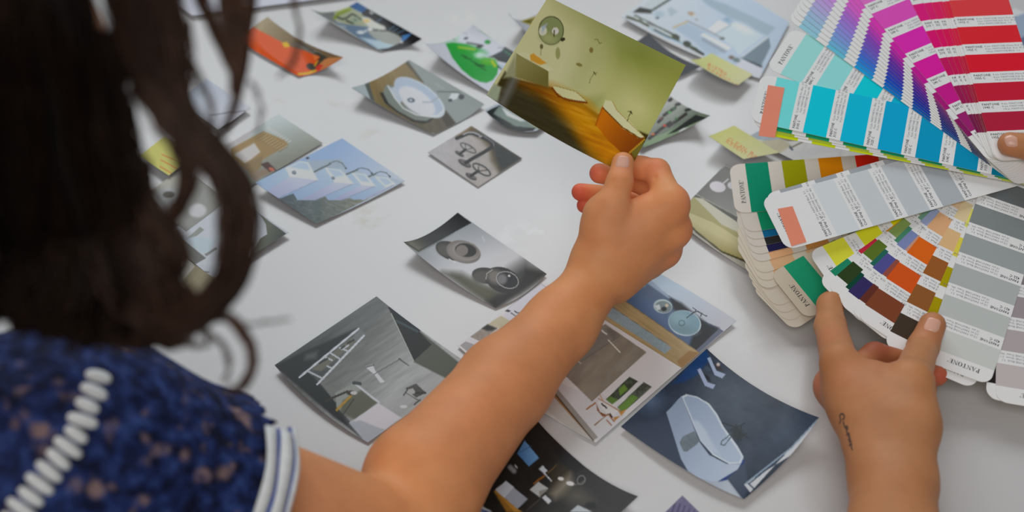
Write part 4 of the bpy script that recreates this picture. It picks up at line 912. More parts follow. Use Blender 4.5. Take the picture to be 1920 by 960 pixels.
PA = Plane(1885, 325, 0.079, 15)                       # upper fan
PB = Plane(1885, 325, 0.071, 15, 0.0)                  # upper half of the lower fan
PL = Plane(1885, 325, 0.058, 12, 6.0)                  # its lower half, drooping to the table

deckA = empty('colour_swatch_fan', PA.pt(0.012, 0.015))
tag(deckA, 'upper colour swatch fan opened from turquoise over violet and magenta to red', 'swatch fan', 'paper colour swatch fans')
dz = 0.00042
zA = 0.0
# green cards peeping out underneath
for k, (s, i_, c1) in enumerate((((1452, 256), (1868, 336), (178, 190, 20)), ((1446, 248), (1868, 334), (150, 170, 40)), ((1441, 242), (1868, 332), (20, 130, 84)))):
    card(deckA, PA, s, i_, 'L', zA, [c1] * 7, text=False); zA += dz
card(deckA, PA, (1463, 139), (1866, 318), 'L', zA, [(138, 200, 194), (130, 204, 200), (0, 182, 196), (0, 160, 190), (0, 140, 170), (0, 120, 150), (0, 100, 130)],
     ['3242 C', '3252 C', '3262 C', '3272 C', '3282 C', '3292 C', '3302 C'], 'blue'); zA += dz
card(deckA, PA, (1436, 233), (1868, 329), 'L', zA, [(104, 196, 198), (0, 178, 202), (0, 166, 196), (0, 148, 190), (0, 136, 176), (0, 128, 166), (0, 112, 142)],
     ['3105 C', '3115 C', '3125 C', '3135 C', '3145 C', '3155 C', '3165 C'], 'blue'); zA += dz
V7 = [[(130, 180, 208), (90, 170, 206), (24, 140, 200), (10, 110, 180), (10, 90, 160), (20, 80, 140), (30, 70, 110)],
      [(140, 170, 214), (110, 140, 200), (50, 100, 190), (20, 66, 170), (20, 50, 150), (20, 40, 120), (20, 36, 90)],
      [(160, 150, 206), (130, 120, 196), (96, 84, 176), (64, 50, 156), (54, 36, 140), (50, 34, 110), (46, 32, 88)],
      [(176, 130, 200), (150, 96, 186), (118, 62, 168), (92, 40, 152), (84, 30, 140), (76, 30, 116), (66, 30, 90)],
      [(206, 120, 196), (196, 84, 180), (180, 50, 164), (158, 30, 150), (140, 24, 132), (120, 24, 106), (96, 24, 84)],
      [(226, 110, 176), (222, 80, 172), (214, 50, 160), (206, 30, 150), (196, 24, 136), (170, 24, 110), (140, 24, 90)]]
NV = 13
for k in range(NV):                                     # violet stack: every card shows a sliver of its left side
    t = k / NV
    s = (1497 + (1560 - 1497) * t, 50 + (-62 - 50) * t); e = (1842 - 42 * t, 300 - 62 * t)
    cs = [lerp_c([v[j] for v in V7], t) for j in range(7)]
    card(deckA, PA, s, e, 'L', zA, cs, ['%d C' % (2925 - 60 * k)] * 0, None, head=None, text=False); zA += dz
# magenta card
card(deckA, PA, (1560, -62), (1800, 224), 'L', zA, [(228, 130, 186), (222, 100, 176), (214, 70, 166), (208, 36, 156), (198, 26, 142), (178, 24, 124), (140, 30, 100)],
     ['236 C', '237 C', '238 C', '239 C', '240 C', '241 C', '242 C'], 'mag'); zA += dz
PK = [[(238, 60, 120), (228, 40, 118), (222, 24, 110), (206, 14, 100), (176, 20, 84), (140, 24, 76), (110, 24, 70)],
      [(240, 60, 90), (236, 50, 96), (226, 30, 82), (206, 20, 72), (180, 22, 66), (150, 24, 62), (120, 26, 56)],
      [(242, 70, 80), (236, 50, 70), (228, 36, 62), (206, 30, 62), (176, 26, 56), (150, 26, 52), (120, 26, 50)]]
for k, (s, e) in enumerate((((1663, -86), (1826, 238)), ((1690, -90), (1832, 236)), ((1709, -92), (1836, 234)), ((1727, -94), (1840, 232)), ((1735, -94), (1842, 232)), ((1742, -95), (1843, 232)))):
    cs = [lerp_c([v[j] for v in PK], k / 5) for j in range(7)]
    card(deckA, PA, s, e, 'L', zA, cs, ['%d C' % (213 + 7 * k + j) for j in range(7)], None, head='PANTONE®'); zA += dz
card(deckA, PA, (1752, -97), (1846, 232), 'L', zA, [(240, 130, 130), (238, 90, 90), (232, 58, 62), (224, 36, 46), (206, 26, 44), (176, 28, 50), (158, 30, 56)],
     ['1895 C', '1905 C', '1915 C', '1925 C', '1935 C', '1945 C', '1955 C'], 'red'); zA += dz
TOPA = zA
def screw(deck, pl, u, v, z):
    n = 20; V, F = [], []
    for (r, h) in ((0.0048, 0), (0.0048, 0.0012), (0.0040, 0.0018), (0.0012, 0.0018), (0.0010, 0.0012)):
        for k in range(n):
            a = 2 * math.pi * k / n
            V.append(pl.pt(u + r * math.cos(a), v + r * math.sin(a), z + h) - np.array(deck.location))
    for j in range(4):
        for k in range(n): F.append((j * n + k, j * n + (k + 1) % n, (j + 1) * n + (k + 1) % n, (j + 1) * n + k))
    F.append(tuple(4 * n + k for k in range(n)))
    o = mesh_obj('binding_screw', V, F, M_STEEL, None, smooth=False); o.parent = deck
screw(deckA, PA, 0.034, -0.012, TOPA)

deckB = empty('colour_swatch_fan', PB.pt(0.0, 0.0))
tag(deckB, 'lower colour swatch fan with greys, yellow, browns and greens, gripped at its near end', 'swatch fan', 'paper colour swatch fans')
BG = (180, 172, 160)
zL = 0.0
# plain beige card ends fanned out lowest, then the dark slivers, then the green card
for k in range(4):
    t = k / 3
    card(deckB, PL, (1512 - 30 * t, 604 - 40 * t), (1860, 372), 'L', zL, [(176, 166, 150)] * 2, white=(178, 170, 156), text=False, length=0.23); zL += dz
card(deckB, PL, (1469, 499), (1690, 384), 'R', zL + 0.003, [(30, 140, 104), (120, 130, 100), (110, 124, 110), (60, 110, 90), (30, 90, 80), (20, 70, 70), (20, 60, 60)], None, white=(178, 168, 152), head='PANTONE®'); zL += dz
for k in range(3):
    card(deckB, PL, (1460 - 4 * k, 534 - 14 * k), (1862 + 2 * k, 372), 'L', zL, [(190, 152, 116)] * 3 + [(178, 168, 152)] * 4, white=(180, 172, 158), text=False); zL += dz
for k, c in enumerate(((196, 150, 110), (26, 24, 66), (34, 34, 34), (0, 88, 130), (0, 122, 86))):
    card(deckB, PL, (1446 - 4.4 * k, 486 - 13.5 * k), (1866, 372 - 2 * k), 'L', zL, [c, (176, 120, 60), (30, 120, 80), (140, 136, 30), (40, 120, 100)], white=(180, 174, 166), text=False); zL += dz
card(deckB, PL, (1409, 398), (1860, 366), 'L', zL, [(0, 124, 94), (140, 142, 10), (218, 122, 8), (232, 34, 18), (206, 10, 50), (150, 20, 90), (90, 40, 120)],
     ['12.0 E', '12.0 E', '12.0 E'], None, white=(184, 179, 172)); zL += dz
zB = 0.0
# cards of the upper half; each shows a strip along its far side
YR = [('R', (1542, 461), (1667, 409), [(232, 210, 56), (230, 206, 40), (228, 190, 10), (206, 160, 20), (190, 140, 30), (150, 110, 40), (120, 90, 40)], 'yel'),
      ('R', (1556, 508), (1690, 412), [(30, 120, 90), (176, 40, 60), (190, 120, 30), (40, 120, 110), (40, 100, 90), (40, 90, 80), (40, 80, 70)], None),
      ('R', (1569, 516), (1696, 407), [(40, 58, 28), (82, 104, 36), (118, 140, 78), (150, 164, 120), (160, 172, 140), (170, 180, 150), (176, 186, 160)], 'grey'),
      ('R', (1585, 538), (1704, 424), [(16, 62, 50), (34, 92, 80), (66, 122, 98), (100, 140, 120), (120, 150, 130), (140, 160, 140), (150, 170, 150)], None),
      ('R', (1590, 546), (1718, 422), [(48, 42, 88), (74, 72, 132), (112, 122, 164), (140, 150, 180), (150, 160, 190), (160, 170, 190), (170, 180, 200)], 'grey'),
      ('R', (1611, 561), (1733, 429), [(88, 44, 36), (132, 70, 58), (176, 132, 112), (200, 160, 140), (206, 170, 150), (210, 180, 160), (216, 190, 170)], None),
      ('R', (1622, 571), (1771, 385), [(112, 60, 38), (190, 76, 26), (206, 90, 24), (232, 152, 112), (236, 170, 138), (238, 180, 150), (240, 190, 160)], 'grey'),
      ('R', (1669, 621), (1807, 374), [(58, 48, 38), (128, 80, 40), (138, 82, 38), (198, 162, 118), (204, 178, 140), (206, 184, 150), (210, 190, 160)], 'grey'),
      ('R', (1712, 650), (1824, 387), [(120, 110, 16), (148, 132, 8), (152, 140, 10), (196, 184, 72), (204, 194, 96), (206, 196, 110), (210, 200, 130)], None)]
for (sd, s, e, cs, fm) in YR[:1]:
    card(deckB, PB, s, e, sd, zB, cs, ['102 C', 'Yellow C', '109 C'], fm); zB += dz
# grey pair over the green card
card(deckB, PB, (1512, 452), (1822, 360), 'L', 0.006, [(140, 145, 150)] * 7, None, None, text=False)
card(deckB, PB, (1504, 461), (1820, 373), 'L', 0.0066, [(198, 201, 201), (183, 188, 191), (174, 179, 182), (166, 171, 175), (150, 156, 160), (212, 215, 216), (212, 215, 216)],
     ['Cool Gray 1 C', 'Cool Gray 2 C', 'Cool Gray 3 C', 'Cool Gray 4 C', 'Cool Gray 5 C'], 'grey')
for (sd, s, e, cs, fm) in YR[1:]:
    card(deckB, PB, s, e, sd, zB, cs, None, fm, text=True); zB += dz
# black card below, purple-grey card and the long grey card on top
card(deckB, PB, (1850, 716), (1872, 400), 'R', zB, [(36, 30, 30)] * 2 + [(60, 54, 54)] * 5, ['Black 5 C'], 'grey'); zB += dz
card(deckB, PB, (1867, 722), (1872, 430), 'R', zB, [(168, 160, 160), (152, 144, 146), (134, 126, 130), (116, 108, 112), (96, 88, 92), (74, 66, 68), (50, 44, 44)],
     ['434 C', '435 C', '436 C', '437 C', '438 C', '439 C', '440 C'], 'grey'); zB += dz
card(deckB, PB, (1738, 648), (1827, 387), 'R', zB, [(174, 177, 174), (162, 166, 164), (150, 155, 154), (134, 140, 140), (112, 118, 119), (90, 95, 96), (62, 65, 67)],
     ['420 C', '421 C', '422 C', '423 C', '424 C', '425 C', '426 C'], 'grey'); zB += dz
TOPB = zB
screw(deckB, PB, 0.012, 0.012, TOPB)

# coral sticky tabs on two of the cards
M_TAB = mat('coral_film_tab', (1.0, 0.34, 0.22), 0.4, 0.1, noise=0.02, alpha=0.95)
def tab(label, pl, pts, z, lift):
    c = [pl.uv(*q, z) for q in pts]
    V, F = [], []; n = 8
    for k in range(n + 1):
        t = k / n
        for (a, b) in ((0, 3), (1, 2)):
            q = c[a] * (1 - t) + c[b] * t
            V.append(pl.pt(q[0], q[1], z + lift))
    for k in range(n): F.append((2 * k, 2 * k + 1, 2 * k + 3, 2 * k + 2))
    org = np.mean(V, 0)
    o = mesh_obj('sticky_tab', [v - org for v in V], F, M_TAB, None, smooth=False); o.location = org
    s = o.modifiers.new('solid', 'SOLIDIFY'); s.thickness = 0.0001
    tag(o, label, 'sticky tab', 'coral film tabs marking cards')
tab('coral film tab stuck on the turquoise card', PA, [(1440, 160), (1471, 165), (1453, 259), (1422, 255)], dz * 4, 0.0003)
tab('coral film tab stuck on the pale grey card', PB, [(1458, 392), (1486, 387), (1512, 454), (1484, 462)], 0.0066, 0.0003)
# ------------------------------------------------------------------ bodies: smooth unions of tapered limbs turned into one surface
def smin(a, b, k):
    h = np.clip(0.5 + 0.5 * (b - a) / k, 0, 1)
    return b * (1 - h) + a * h - k * h * (1 - h)
def cone(p, a, b, ra, rb):
    a = np.asarray(a, float); b = np.asarray(b, float); e = b - a
    t = np.clip((p - a) @ e / (e @ e + 1e-15), 0, 1)
    return np.linalg.norm(p - a - t[:, None] * e, axis=1) - (ra + (rb - ra) * t)
def ellip(p, c, R, ax):
    q = (p - np.asarray(c)) @ np.asarray(R) / np.asarray(ax)
    l = np.linalg.norm(q, axis=1)
    return (l - 1) * min(ax) * np.where(l > 1, 1.0, 1.0)
def chain(p, js, k=0.003):
    d = None
    for (a, ra), (b, rb) in zip(js[:-1], js[1:]):
        c = cone(p, a, b, ra, rb)
        d = c if d is None else smin(d, c, k)
    return d
def surf(sdf, lo, hi, vox):
    B = 8; lo = np.asarray(lo, float); hi = np.asarray(hi, float)
    nb = np.ceil((hi - lo) / (vox * B)).astype(int)
    I = np.stack(np.meshgrid(*[np.arange(n) for n in nb], indexing='ij'), -1).reshape(-1, 3)
    dc = sdf(lo + (I + 0.5) * vox * B)
    I = I[np.abs(dc) < vox * B * 1.15]
    g = np.stack(np.meshgrid(*[np.arange(B + 1)] * 3, indexing='ij'), -1).reshape(-1, 3)
    off = np.array([[i, j, k] for i in (0, 1) for j in (0, 1) for k in (0, 1)])
    edges = [(a, b) for a in range(8) for b in range(a + 1, 8) if np.abs(off[a] - off[b]).sum() == 1]
    NK = nb * B + 4
    keyf = lambda c: ((c[:, 0] + 1) * NK[1] + (c[:, 1] + 1)) * NK[2] + (c[:, 2] + 1)
    VV, KK, EE = [], [], []
    for s in range(0, len(I), 300):
        J = I[s:s + 300]
        G = (J[:, None, :] * B + g[None]).reshape(-1, 3)
        D = sdf(lo + G * vox).reshape(len(J), B + 1, B + 1, B + 1)
        Cn = np.stack([D[:, o[0]:o[0] + B, o[1]:o[1] + B, o[2]:o[2] + B] for o in off], -1)
        neg = (Cn < 0).sum(-1); act = (neg > 0) & (neg < 8)
        b_, i_, j_, k_ = np.nonzero(act)
        c = Cn[act]; cell = J[b_] * B + np.stack([i_, j_, k_], 1)
        acc = np.zeros((len(c), 3)); cnt = np.zeros(len(c))
        for (a, b) in edges:
            m = (c[:, a] < 0) != (c[:, b] < 0)
            t = np.where(m, c[:, a] / (c[:, a] - c[:, b] + 1e-30), 0)
            acc += np.where(m[:, None], off[a] + t[:, None] * (off[b] - off[a]), 0); cnt += m
        VV.append(lo + (cell + acc / cnt[:, None]) * vox); KK.append(cell)
        s0 = c[:, 0] < 0
        EE.append(np.stack([s0 != (c[:, 4] < 0), s0 != (c[:, 2] < 0), s0 != (c[:, 1] < 0), s0], 1))
    V = np.concatenate(VV); K = np.concatenate(KK); E = np.concatenate(EE)
    key = keyf(K); order = np.argsort(key); sk = key[order]
    Q = []
    for ax, (u, v) in enumerate(((1, 2), (2, 0), (0, 1))):
        m = np.nonzero(E[:, ax])[0]
        cu = np.zeros(3, int); cu[u] = -1; cv = np.zeros(3, int); cv[v] = -1
        idx = []; ok = np.ones(len(m), bool)
        for dlt in (0 * cu, cu, cu + cv, cv):
            kk = keyf(K[m] + dlt); pos = np.clip(np.searchsorted(sk, kk), 0, len(sk) - 1)
            ok &= sk[pos] == kk; idx.append(order[pos])
        q = np.stack(idx, 1)
        fl = ~E[m, 3]
        q[fl] = q[fl][:, ::-1]
        Q.append(q[ok])
    Q = np.concatenate(Q)
    for _ in range(2):
        N = normal(sdf, V); V = V - N * np.clip(sdf(V), -vox, vox)[:, None] * 0.9
    return V, Q
def normal(sdf, V, e=0.0004):
    N = np.stack([sdf(V + np.eye(3)[k] * e) - sdf(V - np.eye(3)[k] * e) for k in range(3)], 1)
    return N / (np.linalg.norm(N, axis=1)[:, None] + 1e-12)

def skin_material():
    m = mat('skin', rough=0.52, spec=0.26, attr='Col', bump=0.10, bscale=900, sss=0.12, noise=0.05, nscale=55)
    return m
M_SKIN = skin_material()
M_NAIL = mat('finger_nail', alb((214, 160, 140)), 0.24, 0.5, noise=0.03, nscale=80)
SKIN = np.array([201, 134, 87.0]); RED = np.array([208, 120, 92.0])
def skin_cols(V, spots, base=SKIN, var=9, seed=3):
    C = np.tile(base, (len(V), 1))
    n = vnoise(V[:, 0] * 45 + 9, V[:, 1] * 45 + V[:, 2] * 38, seed) + 0.5 * vnoise(V[:, 0] * 120, V[:, 2] * 120 + V[:, 1] * 90, seed + 5) - 0.75
    C = C + n[:, None] * np.array([var, var * 1.1, var])
    for (p, r, col, a) in spots:
        w = np.clip(1 - np.linalg.norm(V - np.asarray(p), axis=1) / r, 0, 1)
        w = (w * w * (3 - 2 * w) * a)[:, None]
        C = C * (1 - w) + np.asarray(col, float) * w
    return alb(np.clip(C, 0, 255), 1.55)
def nail(parent, sdf, base, tip, upv, wd, ln, label=None):
    """a nail plate laid on the surface: from base to tip, facing upv"""
    base = np.asarray(base, float); tip = np.asarray(tip, float)
    ax = (tip - base) / np.linalg.norm(tip - base); upv = np.asarray(upv, float); upv = upv - ax * (ax @ upv); upv /= np.linalg.norm(upv)
    sd = np.cross(ax, upv)
    pts = []; nu, nv = 10, 12
    for j in range(nv + 1):
        t = j / nv
        half = wd / 2 * (0.80 + 0.20 * min(1, t * 3)) * (math.sqrt(max(0.0, 1 - max(0, (t - 0.72) / 0.28) ** 2)) * 0.35 + 0.65 if t > 0.72 else 1) * (0.72 + 0.28 * min(1, t * 5))
        for i in range(nu + 1):
            pts.append(base + ax * (ln * t) + sd * half * (2 * i / nu - 1) )
    pts = np.array(pts)
    for _ in range(14):                                  # draw down to the skin
        pts = pts - normal(sdf, pts) * (sdf(pts) * 0.9)[:, None]
    N = normal(sdf, pts)
    edge = np.array([max(abs(2 * i / nu - 1) ** 4, abs(2 * j / nv - 1) ** 6) for j in range(nv + 1) for i in range(nu + 1)])
    pts = pts + N * (0.00055 - 0.00050 * edge)[:, None]
    F = [(j * (nu + 1) + i, j * (nu + 1) + i + 1, (j + 1) * (nu + 1) + i + 1, (j + 1) * (nu + 1) + i) for j in range(nv) for i in range(nu)]
    o = mesh_obj('fingernail', pts - np.array(parent.location), F, M_NAIL, None); o.parent = parent
    return o
def hand_field(palm, fingers, kp=0.010, kf=0.006, creases=()):
    def f(p):
        d = None
        for pr in palm:
            c = cone(p, pr[0], pr[1], pr[2], pr[3]) if len(pr) == 4 else ellip(p, *pr)
            d = c if d is None else smin(d, c, kp)
        out = d
        for fg in fingers:
            out = np.minimum(out, smin(d, chain(p, fg, 0.0035), kf))
        for (a, b, wd, dep) in creases:
            e = np.asarray(b, float) - a; t = np.clip((p - a) @ e / (e @ e), 0, 1)
            q = np.linalg.norm(p - a - t[:, None] * e, axis=1)
            out = out + dep * np.exp(-(q / wd) ** 2)
        return out
    return f
def bounds(prims, pad=0.02):
    A = np.array([q for q in prims]); return A.min(0) - pad, A.max(0) + pad
def allpts(palm, fingers):
    L = []
    for pr in palm: L += [np.asarray(pr[0]) - max(pr[2:4]), np.asarray(pr[0]) + max(pr[2:4]), np.asarray(pr[1]) - max(pr[2:4]), np.asarray(pr[1]) + max(pr[2:4])]
    for fg in fingers: L += [np.asarray(j[0]) for j in fg]
    return L
def merge(parts):
    V, Q, C = [], [], []; n = 0
    for v, q, c in parts:
        V.append(v); Q.append(q + n); C.append(c); n += len(v)
    return np.concatenate(V), np.concatenate(Q), np.concatenate(C)
def J(px, py, d, r): return (P(px, py, d), r / 1000.0)

# ---- the woman's right arm and hand
W_wrist = P(1130, 509, 1.080)
ELB = P(752, 1042, 0.911)
SHO = P(150, 852, 0.78)
palm1 = [
    (ELB, P(795, 902, 0.940), 0.0385, 0.0385), (P(795, 902, 0.940), P(947, 719, 1.012), 0.0385, 0.0322), (P(947, 719, 1.012), P(1052, 607, 1.052), 0.0322, 0.0254),
    (P(1052, 607, 1.052), W_wrist, 0.0254, 0.0206), (ELB, SHO, 0.0390, 0.0480),
    (P(1120, 503, 1.078), P(1148, 515, 1.086), 0.0200, 0.0190),
    (P(1128, 500, 1.074), P(1250, 392, 1.068), 0.0175, 0.0125), (P(1140, 508, 1.082), P(1256, 430, 1.080), 0.0190, 0.0135),
    (P(1150, 512, 1.092), P(1240, 465, 1.096), 0.0180, 0.0130), (P(1150, 515, 1.094), P(1215, 492, 1.108), 0.0170, 0.0125),
    (P(1122, 470, 1.072), P(1130, 402, 1.064), 0.0165, 0.0148), (P(1150, 440, 1.070), P(1215, 400, 1.070), 0.0165, 0.0145),
    (P(1262, 380, 1.066), P(1258, 384, 1.066), 0.0112, 0.0112), (P(1266, 431, 1.081), P(1262, 433, 1.081), 0.0112, 0.0112), (P(1248, 471, 1.098), P(1244, 471, 1.098), 0.0104, 0.0104)]
f1 = [
    [J(1132, 425, 1.064, 15), J(1148, 385, 1.058, 11.8), J(1162, 342, 1.061, 9.6), J(1168, 306, 1.0672, 8.3)],
    [J(1256, 386, 1.067, 12), J(1256, 378, 1.068, 11.2), J(1232, 322, 1.088, 9.6), J(1203, 315, 1.093, 8.6), J(1177, 308, 1.0915, 7.6)],
    [J(1256, 430, 1.082, 11.5), J(1252, 372, 1.110, 9.6), J(1190, 336, 1.116, 8.8), J(1124, 325, 1.106, 7.8)],
    [J(1240, 465, 1.098, 11), J(1212, 392, 1.130, 9.2), J(1150, 368, 1.132, 8.2), J(1088, 360, 1.124, 6.9)],
    [J(1215, 492, 1.110, 10.5), J(1176, 425, 1.138, 8.2), J(1130, 396, 1.136, 7.0), J(1096, 385, 1.128, 6.2)]]
cr1 = [(P(1148, 340, 1.052), P(1176, 338, 1.052), 0.0012, 0.0006), (P(1149, 346, 1.052), P(1175, 345, 1.052), 0.001, 0.0005),
       (P(1205, 352, 1.058), P(1236, 328, 1.078), 0.0016, 0.0013)]
sdf1 = hand_field(palm1, f1, 0.011, 0.0065, cr1)
lo, hi = bounds(allpts(palm1, f1), 0.012)
V1, Q1 = surf(sdf1, lo, hi, 0.0017)
sp1 = [(P(1290, 378, 1.066), 0.024, RED, .55), (P(1294, 430, 1.08), 0.022, RED, .6), (P(1270, 475, 1.095), 0.022, RED, .5), (P(1105, 323, 1.1), 0.02, (200, 90, 70), .85), (P(1075, 360, 1.12), 0.022, (196, 84, 64), .9), (P(1080, 386, 1.125), 0.02, (190, 80, 62), .9),
       (P(1225, 305, 1.078), 0.02, (206, 116, 86), .6), (P(1197, 345, 1.07), 0.014, (170, 76, 52), .7), (P(1166, 312, 1.055), 0.012, (206, 130, 106), .5), (P(1170, 420, 1.05), 0.05, (196, 138, 104), .5), (P(900, 800, .94), 0.09, (192, 124, 84), .6), (P(980, 640, 1.0), 0.07, (180, 118, 82), .5), (P(640, 930, .8), 0.10, (200, 134, 98), .8)]
C1 = skin_cols(V1, sp1)

# ---- the woman's head and body
NECK = np.array([-0.355, 0.440, 1.020]); HEADC = np.array([-0.250, 0.475, 1.222]); LSH = np.array([-0.520, 0.385, 0.960])
CHEST = np.array([-0.375, 0.385, 0.860]); PELV = np.array([-0.400, 0.230, 0.600])
def head_prims(c, fw, up):
    c = np.asarray(c); fw = np.asarray(fw, float); fw /= np.linalg.norm(fw); up = np.asarray(up, float); up = up - fw * (up @ fw); up /= np.linalg.norm(up)
    sd = np.cross(fw, up); Rm = np.stack([sd, fw, up], 1)
    L = lambda x, y, z: c + Rm @ np.array([x, y, z])
    pr = [(L(0, -.010, .03), L(0, .02, .025), .076, .068), (L(0, .03, -.02), L(0, .045, -.075), .056, .034), (L(0, .078, .012), L(0, .094, -.024), .0075, .0115),
          (L(-.026, .078, .034), L(.026, .078, .034), .014, .014), (L(0, .07, -.062), L(0, .074, -.085), .020, .018)]
    for s in (-1, 1):
        pr += [(L(s * .074, -.004, .016), L(s * .078, -.010, -.02), .010, .007), (L(s * .032, .062, -.01), L(s * .03, .06, -.02), .026, .022)]
    lip = [(L(-.02, .088, -.052), L(.02, .088, -.052), .0058, .0058), (L(-.017, .086, -.061), L(.017, .086, -.061), .0066, .0066)]
    eyes = [L(s * .031, .0735, .012) for s in (-1, 1)]
    return pr + lip, eyes, L
hp1, eyes1, LW = head_prims(HEADC, (0.35, 0.85, -0.45), (0, 0.3, 1))
tor1 = [(CHEST, NECK - [0, 0.03, 0.05], .095, .060), (CHEST + [-.06, 0, -.02], LSH + [.03, 0, -.02], .085, .048), (CHEST + [.06, 0, -.02], SHO + [-.03, 0, -.015], .085, .050),
        (CHEST + [0, -.02, -.06], PELV, .105, .125), (NECK - [0, .02, .03], HEADC - [0, .02, .06], .052, .050), (LSH, SHO, .046, .048),
        (LSH, [-.62, .40, .79], .046, .038), ([-.62, .40, .79], [-.56, .62, .785], .037, .026), ([-.56, .62, .785], [-.53, .71, .768], .026, .020), ([-.53, .71, .768], [-.515, .77, .757], .016, .0095)]
def multi(prims, k):
    def f(p):
        d = None
        for a in prims:
            c = cone(p, *a); d = c if d is None else smin(d, c, k)
        return d
    return f
sdfT = multi(tor1, 0.03); sdfH = multi(hp1, 0.014)
body_sdf = lambda p: smin(sdfT(p), sdfH(p), 0.02)
Vb, Qb = surf(body_sdf, (-.72, .05, .45), (-.06, .82, 1.36), 0.005)
Cb = skin_cols(Vb, [((np.asarray(hp1[-1][0]) + np.asarray(hp1[-1][1])) / 2, 0.022, (176, 84, 80), .9)])
woman = empty('person', (-0.40, 0.23, 0.0))
tag(woman, 'woman with wavy dark hair in a navy lace top holding a photo print', 'person')
V, Q, C = merge([(V1, Q1, C1), (Vb, Qb, Cb)])
me = fast_mesh('body', V - np.array(woman.location), Q); set_col(me, C)
ob = link_mesh('body', me, M_SKIN); ob.parent = woman
nail(woman, sdf1, P(1165.5, 313, 1.056), P(1169, 288, 1.058), -FW + UP * 0.30, 0.0136, 0.0108)
M_EYE = mat('eye_white', (0.8, 0.78, 0.75), 0.2, 0.5); M_IRIS = mat('dark_iris', (0.05, 0.03, 0.02), 0.15, 0.5)
def ball(name, c, r, m, parent, n=10):
    V, F = [], []
    for j in range(n + 1):
        for i in range(n * 2):
            a = math.pi * j / n; b = math.pi * i / n
            V.append(np.array(c) - np.array(parent.location) + r * np.array([math.sin(a) * math.cos(b), math.sin(a) * math.sin(b), math.cos(a)]))
    for j in range(n):
        for i in range(n * 2): F.append((j * 2 * n + i, j * 2 * n + (i + 1) % (2 * n), (j + 1) * 2 * n + (i + 1) % (2 * n), (j + 1) * 2 * n + i))
    o = mesh_obj(name, V, F, m, None); o.parent = parent; return o
for e in eyes1: ball('eye', e, .0125, M_EYE, woman)

# ---- blouse: a shell over the torso, cut at the hem of the cap sleeve and at the neck
SLV = ELB - SHO; SLV_L = np.linalg.norm(SLV); SLVD = SLV / SLV_L
HEM = 0.086                                              # sleeve length from the shoulder joint
cloth_prims = [(a, b, ra + .006, rb + .006) for (a, b, ra, rb) in tor1[:4] + tor1[5:6]]
cloth_prims += [(SHO - SLVD * .02, SHO + SLVD * (HEM + .03), .057, .060), (LSH, LSH + np.array([-.05, -.01, -.10]), .052, .058)]
sdfC0 = multi(cloth_prims, 0.035)
def sdfC(p):
    return sdfC0(p) + 0.0012 * np.sin(p[:, 0] * 120 + p[:, 2] * 60) * np.sin(p[:, 1] * 90 - p[:, 2] * 40)
Vc, Qc = surf(sdfC, (-.74, .02, .46), (.02, .66, 1.16), 0.0042)
def cut(V, Q, keep):
    k = keep(V); q = Q[k[Q].all(1)]
    u, inv = np.unique(q, return_inverse=True)
    return V[u], inv.reshape(q.shape), u
hemf = lambda p: (p - SHO) @ SLVD - HEM - 0.0035 * np.sin(np.arctan2((p - SHO) @ UP, (p - SHO) @ np.cross(SLVD, UP)) * 22)
near = lambda p: np.linalg.norm((p - SHO) - np.clip((p - SHO) @ SLVD, 0, 1)[:, None] * SLVD, axis=1) < 0.09
keepC = lambda p: ~((hemf(p) > 0) & near(p)) & (np.linalg.norm(p - (NECK + [0, .012, .012]), axis=1) > 0.066)
Vc2, Qc2, _ = cut(Vc, Qc, keepC)
def lace_material():
    m = bpy.data.materials.new('navy_lace'); m.use_nodes = True
    nt = m.node_tree; b = nt.nodes['Principled BSDF']; b.inputs['Roughness'].default_value = 0.75; b.inputs['Specular IOR Level'].default_value = 0.2
    tc = nt.nodes.new('ShaderNodeTexCoord')
    def nz(scale, det=3):
        n = nt.nodes.new('ShaderNodeTexNoise'); n.inputs['Scale'].default_value = scale; n.inputs['Detail'].default_value = det
        nt.links.new(tc.outputs['Object'], n.inputs['Vector']); return n
    vo = nt.nodes.new('ShaderNodeTexVoronoi'); vo.inputs['Scale'].default_value = 95; nt.links.new(tc.outputs['Object'], vo.inputs['Vector'])
    r1 = nt.nodes.new('ShaderNodeValToRGB'); nt.links.new(nz(110).outputs['Fac'], r1.inputs[0])
    els = r1.color_ramp.elements
    els[0].position = .34; els[0].color = (*alb((13, 18, 42)), 1); els[1].position = .72; els[1].color = (*alb((48, 68, 122)), 1)
    e = els.new(.54); e.color = (*alb((27, 41, 86)), 1)
    # openings of the lace where the skin tone shows
    mr = nt.nodes.new('ShaderNodeMapRange'); mr.inputs[1].default_value = .56; mr.inputs[2].default_value = .68; nt.links.new(nz(62, 2).outputs['Fac'], mr.inputs[0])
    mv = nt.nodes.new('ShaderNodeMapRange'); mv.inputs[1].default_value = .62; mv.inputs[2].default_value = .30; nt.links.new(vo.outputs['Distance'], mv.inputs[0])
    mm = nt.nodes.new('ShaderNodeMath'); mm.operation = 'MULTIPLY'; nt.links.new(mr.outputs[0], mm.inputs[0]); nt.links.new(mv.outputs[0], mm.inputs[1])
    mx = nt.nodes.new('ShaderNodeMix'); mx.data_type = 'RGBA'; nt.links.new(mm.outputs[0], mx.inputs['Factor']); nt.links.new(r1.outputs[0], mx.inputs[6]); mx.inputs[7].default_value = (*alb((124, 102, 102)), 1)
    nt.links.new(mx.outputs[2], b.inputs['Base Color'])
    bp = nt.nodes.new('ShaderNodeBump'); bp.inputs['Strength'].default_value = .8; bp.inputs['Distance'].default_value = .002
    nt.links.new(vo.outputs['Distance'], bp.inputs['Height']); nt.links.new(bp.outputs[0], b.inputs['Normal'])
    return m
M_LACE = lace_material()
me = fast_mesh('blouse', Vc2 - np.array(woman.location), Qc2)
blouse = link_mesh('blouse', me, M_LACE); blouse.parent = woman
